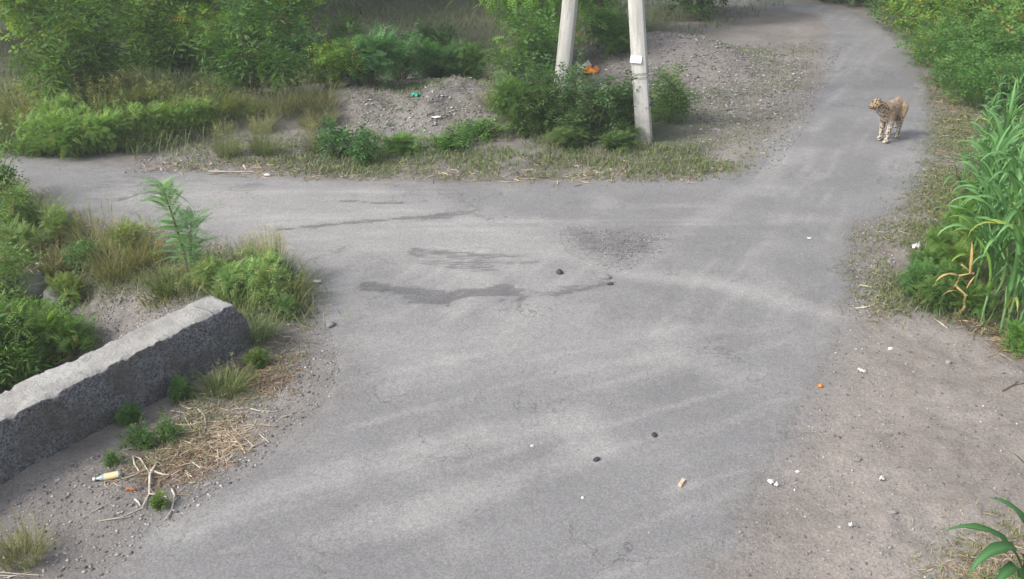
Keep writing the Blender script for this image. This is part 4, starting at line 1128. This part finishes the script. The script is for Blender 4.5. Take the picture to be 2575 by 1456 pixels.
# ---------------------------------------------------------------- sapling
def pinnate_leaf():
    tv, tf, tt = tmpl_spray(12, 0.36, 0.085, 0.24, True, 0.75, 1.2)
    b = Buf()
    b.V.append(tv); b.T.append(tt + 0.5); b.n += len(tv); b.F[4] = [tf[0]]
    tube_to(b, [(0.36 * f, 0, -0.75 * 0.36 * f * f) for f in np.linspace(0, 1, 6)], np.linspace(0.0035, 0.001, 6), 4, 0.6)
    return b.mesh('leaf', M_LEAF)
PINN = pinnate_leaf()
ps = at(478, 705)
t = thing('sapling', 'young slender sapling with feathery drooping leaves on the left bank', 'sapling', ps, 0)
b = Buf()
H = 1.42
stem = [(0.0, 0, -0.03), (-0.02, 0, 0.28), (-0.06, 0.02, 0.55), (-0.11, 0.02, 0.84), (-0.16, 0.03, 1.06)]
tube_to(b, stem, [0.016, 0.014, 0.011, 0.008, 0.004], 6)
stem2 = [(0.0, 0, 0.05), (0.05, -0.02, 0.30), (0.09, -0.02, 0.55), (0.11, -0.02, 0.68)]
tube_to(b, stem2, [0.012, 0.010, 0.007, 0.003], 6)
obj('stem', b.mesh('stem', M_BARK), t)
sr = np.random.default_rng(5)
for i in range(96):
    s_, f = (stem, 0.22 + 0.78 * (i / 59)) if i < 60 else (stem2, 0.2 + 0.8 * ((i - 60) / 35))
    q = f * (len(s_) - 1); k = min(len(s_) - 2, int(q)); g = q - k
    pt = np.array(s_[k]) * (1 - g) + np.array(s_[k + 1]) * g
    obj('leaf', PINN, t, pt, (0, -0.45 - 0.4 * f + sr.normal(0, .3), i * 2.4 + sr.normal(0, .3)), 0.74 * sr.uniform(.6, 1.15), tuple(np.array((2.2, 2.0, 2.9)) * sr.uniform(.8, 1.2)))

# ---------------------------------------------------------------- leopard
def coat_mat():
    m, nt, out = new_mat('leopard_coat')
    co = coords(nt)
    pale = attr(nt, 'pale')
    n0 = noise(nt, co, 9, 3)
    wob = N(nt, 'ShaderNodeVectorMath'); wob.operation = 'ADD'
    nz = N(nt, 'ShaderNodeTexNoise'); nz.inputs['Scale'].default_value = 30; L(nt, co, nz.inputs['Vector'])
    sc = N(nt, 'ShaderNodeVectorMath'); sc.operation = 'SCALE'; sc.inputs['Scale'].default_value = 0.018; L(nt, nz.outputs['Color'], sc.inputs[0])
    L(nt, co, wob.inputs[0]); L(nt, sc.outputs[0], wob.inputs[1])
    v1 = N(nt, 'ShaderNodeTexVoronoi'); v1.inputs['Scale'].default_value = 21; L(nt, wob.outputs[0], v1.inputs['Vector'])
    v2 = N(nt, 'ShaderNodeTexVoronoi'); v2.inputs['Scale'].default_value = 34; L(nt, wob.outputs[0], v2.inputs['Vector'])
    base = mixc(nt, maprange(nt, n0, 0.3, 0.7), (0.270, 0.185, 0.112), (0.350, 0.250, 0.160))
    base = mixc(nt, pale, base, (0.52, 0.46, 0.39))
    d = v1.outputs['Distance']
    ring = math_(nt, 'MULTIPLY', maprange(nt, d, 0.20, 0.27), maprange(nt, d, 0.46, 0.38))
    ring = math_(nt, 'MULTIPLY', ring, maprange(nt, n0, 0.30, 0.45, 0.5, 1.0))
    core = maprange(nt, d, 0.26, 0.16, 0.0, 0.45)
    spot = maprange(nt, v2.outputs['Distance'], 0.46, 0.36)
    body = mixc(nt, core, base, (0.20, 0.11, 0.05))
    body = mixc(nt, math_(nt, 'MULTIPLY', ring, 0.42), body, (0.022, 0.017, 0.013))
    leg = mixc(nt, spot, base, (0.02, 0.016, 0.013))
    c = mixc(nt, maprange(nt, attr(nt, 'legs'), 0.3, 0.7), body, leg)
    c = mixc(nt, attr(nt, 'black'), c, (0.015, 0.012, 0.012))
    b = N(nt, 'ShaderNodeBsdfPrincipled', Roughness=0.8); b.inputs['Specular IOR Level'].default_value = 0.15
    b.inputs['Sheen Weight'].default_value = 0.15
    L(nt, c, b.inputs['Base Color'])
    bn = N(nt, 'ShaderNodeBump', Strength=0.25, Distance=0.006); L(nt, noise(nt, co, 160, 2), bn.inputs['Height']); L(nt, bn.outputs[0], b.inputs['Normal'])
    L(nt, b.outputs[0], out.inputs['Surface'])
    return m
def build_leopard():
    V, F = [], []
    def sphere(c, r, M=None, n=14, m=9):
        k0 = sum(len(v) for v in V)
        vs = []
        for i in range(m + 1):
            th = math.pi * i / m
            for j in range(n):
                ph = 2 * math.pi * j / n
                vs.append((math.sin(th) * math.cos(ph), math.sin(th) * math.sin(ph), math.cos(th)))
        vs = np.array(vs) * np.array(r)
        if M is not None: vs = vs @ np.array(M).T
        V.append(vs + np.array(c))
        for i in range(m):
            for j in range(n):
                F.append((k0 + i * n + j, k0 + (i + 1) * n + j, k0 + (i + 1) * n + (j + 1) % n, k0 + i * n + (j + 1) % n))
    def limb(pts, rad, steps=7):
        for a in range(len(pts) - 1):
            p, q = np.array(pts[a]), np.array(pts[a + 1])
            for s in range(steps + 1):
                f = s / steps
                sphere(p * (1 - f) + q * f, (rad[a] * (1 - f) + rad[a + 1] * f,) * 3, None, 10, 6)
    # trunk: deep chest, tucked belly, strong hips
    sphere((0.20, 0, 0.445), (0.17, 0.105, 0.155)); sphere((0.26, 0, 0.47), (0.11, 0.095, 0.13))
    sphere((0.06, 0, 0.45), (0.20, 0.105, 0.135)); sphere((-0.10, 0, 0.465), (0.20, 0.10, 0.118))
    sphere((-0.26, 0, 0.475), (0.155, 0.105, 0.14)); sphere((-0.33, 0, 0.49), (0.10, 0.09, 0.115))
    limb([(0.24, 0, 0.53), (-0.05, 0, 0.535), (-0.28, 0, 0.56)], [0.06, 0.055, 0.065], 6)
    yaw = -R(40)
    cy, sy = math.cos(yaw), math.sin(yaw)
    pt = -R(12)
    H0 = np.array((0.475, -0.085, 0.60))
    RM = np.array(((cy, -sy, 0), (sy, cy, 0), (0, 0, 1))) @ np.array(((math.cos(-pt), 0, math.sin(-pt)), (0, 1, 0), (-math.sin(-pt), 0, math.cos(-pt))))
    hp = lambda x, y, z: H0 + RM @ np.array((x, y, z))
    limb([(0.27, 0, 0.51), (0.36, -0.04, 0.55), tuple(hp(-0.03, 0, -0.01))], [0.115, 0.098, 0.078], 6)
    limb([(0.30, 0, 0.44), (0.40, -0.06, 0.52)], [0.085, 0.075], 5)
    sphere(hp(0, 0, 0.010), (0.092, 0.080, 0.078), RM); sphere(hp(0.04, 0, 0.018), (0.058, 0.062, 0.056), RM)
    sphere(hp(0.078, 0, -0.020), (0.048, 0.046, 0.038), RM); sphere(hp(0.092, 0, -0.010), (0.034, 0.034, 0.028), RM)
    sphere(hp(0.066, 0, -0.052), (0.05, 0.040, 0.026), RM); sphere(hp(0.02, 0.045, -0.02), (0.045, 0.03, 0.04), RM); sphere(hp(0.02, -0.045, -0.02), (0.045, 0.03, 0.04), RM)
    for s in (1, -1): sphere(hp(-0.025, s * 0.055, 0.072), (0.016, 0.030, 0.030), RM)
    # legs
    def front(y, dx):
        limb([(0.25, y * 0.75, 0.46), (0.19 + dx * .4, y, 0.31), (0.215 + dx, y, 0.14), (0.225 + dx, y, 0.055)], [0.082, 0.054, 0.037, 0.036], 7)
        sphere((0.255 + dx, y, 0.032), (0.058, 0.044, 0.032)); 
        for q in (-.024, -.008, .008, .024): sphere((0.295 + dx, y + q, 0.022), (0.022, 0.011, 0.02), None, 8, 5)
    def hind(y, dx):
        limb([(-0.28, y * 0.7, 0.46), (-0.19 + dx * .6, y, 0.315), (-0.335 + dx, y, 0.175), (-0.315 + dx, y, 0.06)], [0.110, 0.072, 0.038, 0.034], 8)
        sphere((-0.285 + dx, y, 0.032), (0.062, 0.043, 0.031))
        for q in (-.022, -.007, .007, .022): sphere((-0.24 + dx, y + q, 0.021), (0.022, 0.011, 0.019), None, 8, 5)
    front(0.07, 0.05); front(-0.07, -0.05)
    hind(0.09, 0.10); hind(-0.09, -0.02)
    limb([(-0.40, 0, 0.53), (-0.50, 0.0, 0.42), (-0.545, 0.02, 0.28), (-0.56, 0.03, 0.18), (-0.58, -0.02, 0.11), (-0.60, -0.08, 0.09)], [0.04, 0.028, 0.024, 0.023, 0.022, 0.018], 6)
    Vn = np.concatenate(V)
    Vn[:, 0] = np.where(Vn[:, 0] < 0.1, 0.1 + (Vn[:, 0] - 0.1) * 0.60, Vn[:, 0])
    me = mesh_from('leopard_raw', Vn, [np.array(F)])
    tmp = bpy.data.objects.new('leopard_raw', me); COL.objects.link(tmp)
    md = tmp.modifiers.new('r', 'REMESH'); md.mode = 'VOXEL'; md.voxel_size = 0.0075
    m2 = tmp.modifiers.new('s', 'SMOOTH'); m2.factor = 0.5; m2.iterations = 10
    dg = bpy.context.evaluated_depsgraph_get(); dg.update()
    body = bpy.data.meshes.new_from_object(tmp.evaluated_get(dg))
    bpy.data.objects.remove(tmp)
    n = len(body.vertices)
    co = np.zeros(n * 3); body.vertices.foreach_get('co', co); co = co.reshape(-1, 3)
    no = np.zeros(n * 3); body.vertices.foreach_get('normal', no); no = no.reshape(-1, 3)
    hl = (co - H0) @ RM
    head = (hl[:, 0] > -0.03) & (np.abs(hl[:, 1]) < .1) & (np.abs(hl[:, 2]) < .12)
    pale = np.maximum(sstep(0.36, 0.20, co[:, 2]) * 0.75, sstep(-0.1, -0.7, no[:, 2]) * 0.8)
    pale = np.maximum(pale, sstep(0.36, 0.42, co[:, 0]) * sstep(0.48, 0.40, co[:, 2]) * 0.8)
    pale = np.maximum(pale, np.where((co[:, 0] > .24) & ~head, sstep(0.42, 0.32, co[:, 2]) * 0.75, 0))
    pale = np.where(head, sstep(-0.030, -0.045, hl[:, 2]) * (hl[:, 0] > 0.0), pale)
    legs = np.where(head, 1.0, np.maximum(sstep(0.42, 0.32, co[:, 2]), sstep(0.33, 0.40, co[:, 0])))
    black = np.where(head & (hl[:, 0] > 0.05) & (hl[:, 2] < -0.024) & (hl[:, 2] > -0.042), 0.9, 0.0)
    black = np.maximum(black, np.where((hl[:, 2] > 0.07) & (hl[:, 0] < -0.03) & (np.abs(hl[:, 1]) > .03) & (np.abs(hl[:, 1]) < .09) & (hl[:, 0] > -0.09) & (hl[:, 2] < .095), 0.9, 0.0))
    for k, v in (('pale', pale), ('legs', legs), ('black', black)):
        a = body.attributes.new(k, 'FLOAT', 'POINT'); a.data.foreach_set('value', v.astype(np.float32))
    body.polygons.foreach_set('use_smooth', np.ones(len(body.polygons), bool))
    body.materials.clear(); body.materials.append(coat_mat())
    body.name = 'body'
    head_ang = math.atan2(-0.74, -0.67)
    p = at(2220, 357)
    s = 1.0
    fx = Vector((math.cos(head_ang), math.sin(head_ang), 0)) * 0.23 * s
    t = thing('leopard', 'spotted leopard standing on the road with its head turned left', 'leopard', (p.x - fx.x, p.y - fx.y, 0.011), head_ang, None, s)
    obj('body', body, t)
    dark = simple_mat('dark_gloss', (0.012, 0.010, 0.010), (0.02, 0.016, 0.014), 20, 0.3)
    amber = simple_mat('amber_eye', (0.30, 0.22, 0.05), (0.36, 0.27, 0.08), 20, 0.15)
    def ball(name, c, r, mat):
        bm = bmesh.new(); bmesh.ops.create_uvsphere(bm, u_segments=12, v_segments=8, radius=1)
        me = bpy.data.meshes.new(name); bm.to_mesh(me); bm.free(); me.materials.append(mat)
        o = obj(name, me, t, c); o.scale = r; o.rotation_euler = Matrix(RM.tolist()).to_euler()
        return o
    ball('nose', hp(0.124, 0, -0.004), (0.010, 0.016, 0.011), dark)
    for q in (1, -1): ball('eye', hp(0.082, q * 0.034, 0.030), (0.008, 0.010, 0.009), amber)
build_leopard()

# ---------------------------------------------------------------- stones, litter, sticks
def rock_mesh(seed, r3, mat, sub=3, rough=0.18):
    bm = bmesh.new(); bmesh.ops.create_icosphere(bm, subdivisions=sub, radius=1)
    for v in bm.verts:
        c = v.co; k = 1 + rough * float(fbm(np.array([c.x * 1.3 + seed]), np.array([c.y * 1.3 + c.z * 1.7]), seed)[0]) * 1.6
        v.co = Vector((c.x * r3[0] * k, c.y * r3[1] * k, c.z * r3[2] * k))
    me = bpy.data.meshes.new('rock'); bm.to_mesh(me); bm.free(); me.materials.append(mat)
    for p in me.polygons: p.use_smooth = sub > 2
    return me
def rock(name, label, cat, px, py, r3, mat, seed, sub=3, group=None, lift=0.35, rz=0.0):
    p = at(px, py); z = float(surf_z(np.array([p.x]), np.array([p.y]))[0])
    o = obj(name, rock_mesh(seed, r3, mat, sub), None, (p.x, p.y, z + r3[2] * lift), (0, 0, rz))
    return tag(o, label, cat, group)
rock('boulder', 'grey rounded boulder, left one of two on the left bank', 'stone', 88, 752, (0.17, 0.16, 0.26), M_STONE, 3, 4, 'boulders on the left bank')
rock('boulder', 'brownish rounded boulder, right one of two on the left bank', 'stone', 140, 775, (0.13, 0.13, 0.20), M_STONE, 8, 4, 'boulders on the left bank')
M_DK = simple_mat('dark_stone', (0.035, 0.035, 0.04), (0.07, 0.07, 0.075), 20, 0.8)
M_LT = simple_mat('pale_stone', (0.50, 0.49, 0.46), (0.66, 0.65, 0.62), 20, 0.8)
for px, py, r, mt, lb in (
        (1407, 689, .045, M_DK, 'black stone on the road right of the long broken edge'), (1521, 702, .055, M_STONE, 'dark grey stone near the road junction'),
        (1645, 1099, .026, M_DK, 'round black stone in the lower middle of the road'), (1500, 1160, .026, M_DK, 'flat dark stone left of the round black stone'),
        (1535, 718, .028, M_DK, 'tiny dark stone below the dark grey stone'), (1465, 1256, .014, M_LT, 'small white pebble in the lower middle of the road'),
        (1338, 1125, .013, M_LT, 'white pebble left of the flat dark stone'), (832, 822, .045, M_STONE, 'grey stone at the left road edge near the wall end'),
        (2006, 1187, .016, M_LT, 'white pebble above the white scrap pair on the dirt'), (2244, 1290, .03, M_STONE, 'grey clod on the dirt at lower right'),
        (2155, 1157, .03, M_STONE, 'flat grey stone on the brown dirt'), (2385, 912, .03, M_STONE, 'grey clod on the dirt below the maize verge'),
        (2240, 878, .024, M_LT, 'pale pebble on the dirt below the verge corner'), (2210, 865, .022, M_STONE, 'grey pebble on the dirt below the verge corner')):
    rock('stone', lb, 'stone', px, py, (r * 1.2, r * .8, r * .62), mt, int(px + py), 2, 'single stones lying about', 0.4, px * 0.7)

def crumpled(name, label, cat, px, py, w, h, mat, seed, rise=0.03, group=None, rz=0.0):
    r = np.random.default_rng(seed); n = 7
    V = []
    for i in range(n):
        for j in range(n):
            u, v = i / (n - 1) - .5, j / (n - 1) - .5
            k = 1 - 0.35 * (abs(u) * 2) ** 2 * r.random()
            V.append((u * w + r.normal(0, w * .035), v * h * k + r.normal(0, h * .05), abs(r.normal(0, rise)) + rise * 1.2 * math.cos(u * 5) * math.cos(v * 4)))
    V = np.array(V); V[:, 2] -= V[:, 2].min() - 0.004
    me = mesh_from(name, V, [grid_faces(n, n)], None, mat)
    p = at(px, py); z = float(surf_z(np.array([p.x]), np.array([p.y]))[0])
    o = obj(name, me, None, (p.x, p.y, z), (0, 0, rz))
    md = o.modifiers.new('thick', 'SOLIDIFY'); md.thickness = 0.002
    return tag(o, label, cat, group)
M_ORG = simple_mat('orange_plastic', (0.75, 0.20, 0.03), (0.85, 0.32, 0.06), 9, 0.45)
M_PAPER = simple_mat('paper', (0.70, 0.69, 0.68), (0.84, 0.84, 0.84), 12, 0.7)
M_BAGW = simple_mat('white_sack', (0.55, 0.55, 0.45), (0.78, 0.78, 0.72), 7, 0.6)
M_LEAFD = simple_mat('dead_leaf', (0.34, 0.12, 0.05), (0.50, 0.22, 0.09), 18, 0.7)
M_GPL = simple_mat('green_plastic', (0.04, 0.30, 0.20), (0.08, 0.40, 0.28), 18, 0.4)
crumpled('paper_scrap', 'crumpled white paper scrap lying beside the undergrowth at right', 'litter', 2306, 626, 0.12, 0.08, M_PAPER, 1, 0.025, rz=.3)
crumpled('paper_scrap', 'white paper scrap lying on the road left of the broken edge', 'litter', 797, 713, 0.085, 0.05, M_PAPER, 2, 0.008)
crumpled('plastic_bag', 'orange plastic bag on the gravel between the poles', 'litter', 1482, 186, 0.34, 0.28, M_ORG, 3, 0.055)
crumpled('plastic_sack', 'white sack lying next to the orange bag', 'litter', 1462, 180, 0.42, 0.34, M_BAGW, 4, 0.06)
crumpled('plastic_scrap', 'small brown-orange scrap right of the left pole foot', 'litter', 1438, 185, 0.16, 0.16, M_LEAFD, 5, 0.05)
crumpled('paper_scrap', 'small white scrap, left of a pair on the dirt at lower right', 'litter', 1938, 1217, 0.04, 0.03, M_PAPER, 6, 0.012)
crumpled('paper_scrap', 'tiny white scrap, right of a pair on the dirt at lower right', 'litter', 1952, 1224, 0.026, 0.022, M_PAPER, 7, 0.01)
crumpled('paper_scrap', 'small white scrap on the brown dirt right of the scrap pair', 'litter', 2216, 1209, 0.03, 0.03, M_PAPER, 8, 0.012)
crumpled('paper_scrap', 'small white scrap on the brown dirt near the bottom', 'litter', 2138, 1325, 0.026, 0.022, M_PAPER, 9, 0.01)
crumpled('dead_leaf', 'curled white and orange leaf on the brown dirt', 'leaf', 2166, 938, 0.07, 0.03, M_BAGW, 10, 0.012, rz=-.6)
crumpled('fruit_peel', 'small orange peel at the edge of road and dirt', 'litter', 2063, 974, 0.035, 0.03, M_ORG, 11, 0.010)
crumpled('dead_leaf', 'orange-brown dead leaf right of the crushed bottle', 'leaf', 330, 1234, 0.075, 0.032, M_LEAFD, 12, 0.008, rz=.1)
crumpled('plastic_scrap', 'green plastic scrap on the crest of the mound', 'litter', 1045, 242, 0.16, 0.12, M_GPL, 13, 0.03)
crumpled('paper_scrap', 'white scrap on the near slope of the mound', 'litter', 1096, 296, 0.16, 0.08, M_PAPER, 14, 0.01)
crumpled('paper_scrap', 'white scrap on the far edge of the side road', 'litter', 672, 443, 0.09, 0.06, M_PAPER, 15, 0.01)
crumpled('paper_scrap', 'white striped scrap above the grey boulders', 'litter', 101, 672, 0.14, 0.09, M_PAPER, 16, 0.02)
crumpled('paper_scrap', 'small white flake on the road in the middle of the right lane', 'litter', 2035, 603, 0.05, 0.03, M_PAPER, 17, 0.004)
# wood chip
def stick(label, pts, rad, branches=(), name='stick', group='dry sticks on the straw heap', mat=None):
    p0 = at(*pts[0])
    t = Buf()
    def conv(q, k):
        w = at(*q); z = float(surf_z(np.array([w.x]), np.array([w.y]))[0])
        return (w.x - p0.x, w.y - p0.y, z - p0.z + rad * (1.0 + 1.4 * (k % 2)))
    def dens(pp):
        pp = [np.array(conv(q, i)) for i, q in enumerate(pp)]
        out = []
        for i in range(len(pp) - 1):
            for f in (0, .5): out.append(pp[i] * (1 - f) + pp[i + 1] * f)
        out.append(pp[-1]); return out
    d = dens(pts); tube_to(t, d, np.linspace(rad, rad * .6, len(d)), 6)
    for br in branches:
        d = dens(br); tube_to(t, d, np.linspace(rad * .75, rad * .45, len(d)), 5)
    o = obj(name, t.mesh(name, mat or M_TWIG, True), None, p0)
    return tag(o, label, 'stick', group)
stick('thick forked dry stick standing out on the straw heap', [(395, 1165), (378, 1200), (376, 1245), (358, 1285)], .010, [[(376, 1245), (400, 1250), (420, 1253)], [(378, 1195), (355, 1160), (340, 1150)]])
stick('bent dry stick to the right of the forked stick', [(432, 1232), (440, 1250), (432, 1285), (418, 1310)], .008, [[(437, 1262), (446, 1258)]])
stick('curved pale stick leaning by the wall foot', [(442, 990), (450, 1012), (462, 1026), (482, 1034)], .008)
stick('long thin stick curving over to the crushed bottle', [(372, 1180), (335, 1200), (310, 1205), (285, 1198)], .006)
stick('pale stick lying across the bottom of the straw heap', [(378, 1184), (410, 1198), (455, 1198)], .008)
stick('long thin stick left of the olive weed tuft', [(248, 1312), (300, 1306), (330, 1292), (362, 1278)], .005, [[(300, 1306), (330, 1300)]])
stick('short white stick below the dead leaf', [(340, 1258), (350, 1270), (354, 1276)], .009)
stick('thin bent stick on top of the straw heap, right', [(498, 1030), (515, 1050), (518, 1070), (512, 1095)], .006, [[(508, 1044), (524, 1040)]])
stick('thin bent stick on top of the straw heap, left', [(466, 1052), (478, 1075), (486, 1095)], .006)
stick('long straw stalk pointing to the road', [(520, 1105), (570, 1094), (612, 1072)], .005)
stick('short pale stick pointing at the road edge', [(560, 1112), (598, 1116)], .008)
stick('pale stick beside the red soil of the heap', [(478, 1162), (490, 1170), (505, 1180)], .007)
stick('short stick under the wall, lying flat', [(430, 1035), (462, 1042)], .007)
stick('broken stub of stick on the grass near the wall', [(527, 978), (532, 990), (536, 1000)], .010)
stick('curved straw at the red soil right of the wall', [(630, 1028), (650, 1036), (690, 1036)], .005)
stick('pale chip of stick on red soil right of the wall', [(618, 915), (632, 924), (640, 927)], .009)
stick('brown strip of bark on the left of the straw heap', [(335, 1150), (340, 1175), (352, 1190)], .009)
stick('bundle of pale straws in the lower left corner', [(0, 1440), (50, 1446), (110, 1448)], .004, [[(0, 1448), (60, 1452)], [(10, 1455), (80, 1440)]])
stick('pale dry stalk lying on the far edge of the side road', [(525, 432), (560, 435), (640, 433)], .010, (), 'stick', 'pale stalks on the verges')
stick('pale dry stalk on the verge behind the leopard', [(2362, 345), (2388, 344)], .010, (), 'stick', 'pale stalks on the verges')
stick('pale stalk among the weeds at the left road edge', [(152, 573), (176, 570)], .010, (), 'stick', 'pale stalks on the verges')
stick('straw stalk on the near slope of the mound', [(1130, 283), (1150, 278)], .010, (), 'stick', 'pale stalks on the verges')
stick('thin brown root at the right edge of the dirt', [(2520, 985), (2545, 972), (2575, 965)], .006, [[(2545, 972), (2560, 960)]], 'stick', 'pale stalks on the verges', M_BARK)
# wood piece on the road
bm = bmesh.new(); bmesh.ops.create_cube(bm, size=1); bmesh.ops.scale(bm, vec=(0.088, 0.026, 0.016), verts=bm.verts)
bmesh.ops.subdivide_edges(bm, edges=[e for e in bm.edges if e.calc_length() > 0.05], cuts=3)
for v in bm.verts: v.co += Vector((random.gauss(0, .003), random.gauss(0, .0016), random.gauss(0, .0012)))
bmesh.ops.bevel(bm, geom=bm.edges[:], offset=0.0015, segments=1)
me = bpy.data.meshes.new('wood_chip'); bm.to_mesh(me); bm.free()
me.materials.append(simple_mat('split_wood', (0.42, 0.28, 0.17), (0.70, 0.58, 0.44), 60, 0.8))
p = at(1713, 1220)
tag(obj('wood_chip', me, None, (p.x, p.y, float(surf_z(np.array([p.x]), np.array([p.y]))[0]) + 0.009), (0, 0, R(62))), 'split pale wood chip lying on the road', 'wood')
# crushed bottle
def bottle():
    p = at(268, 1206); z = float(surf_z(np.array([p.x]), np.array([p.y]))[0])
    m, nt, out = new_mat('clear_plastic')
    bs = N(nt, 'ShaderNodeBsdfPrincipled', Roughness=0.25); bs.inputs['Base Color'].default_value = (0.55, 0.66, 0.72, 1); bs.inputs['Transmission Weight'].default_value = 0.45
    L(nt, bs.outputs[0], out.inputs['Surface'])
    lab = simple_mat('bottle_label', (0.72, 0.52, 0.25), (0.80, 0.66, 0.42), 40, 0.5)
    cap = simple_mat('bottle_cap', (0.60, 0.62, 0.64), (0.75, 0.76, 0.78), 30, 0.4)
    t = thing('plastic_bottle', 'crushed clear plastic bottle with a tan label by the straw heap', 'bottle', (p.x, p.y, z), math.atan2(0.36, 1.0))
    def lathe(name, prof, mat, par, sq=(1, .72)):
        b = Buf(); n = 14
        V = np.array([(x, r * math.cos(a) * (1 + .06 * math.sin(x * 60)), max(0.001 - 0.024, r * math.sin(a) * sq[1])) for x, r in prof for a in np.arange(n) * 2 * math.pi / n])
        V[:, 2] += 0.025
        b.add(V, np.array([(i * n + j, i * n + (j + 1) % n, (i + 1) * n + (j + 1) % n, (i + 1) * n + j) for i in range(len(prof) - 1) for j in range(n)]))
        return obj(name, b.mesh(name, mat, True), par)
    lathe('body', [(-.072, .0), (-.072, .012), (-.055, .014), (-.04, .024), (-.02, .031), (.03, .029), (.06, .032), (.095, .031), (.1, .026), (.098, .0)], m, t)
    lathe('label', [(-.012, .0325), (.03, .0312), (.085, .0335)], lab, t)
    lathe('cap', [(-.09, .0), (-.09, .015), (-.071, .0155), (-.071, .0)], cap, t)
bottle()


# ---------------------------------------------------------------- thin haze, added to stand in for the milky lens veil
bm = bmesh.new(); bmesh.ops.create_cube(bm, size=1)
me = bpy.data.meshes.new('haze'); bm.to_mesh(me); bm.free()
m, nt, out = new_mat('haze')
vp = N(nt, 'ShaderNodeVolumePrincipled'); vp.inputs['Density'].default_value = 0.0025; vp.inputs['Color'].default_value = (0.88, 0.91, 0.94, 1); vp.inputs['Anisotropy'].default_value = 0.2
L(nt, vp.outputs[0], out.inputs['Volume'])
me.materials.append(m)
hz = obj('haze', me, None, (0, 105, 5.0)); hz.scale = (1300, 250, 14.0); hz['kind'] = 'stuff'
tag(hz, 'thin pale haze added for the milky lens veil', 'haze')
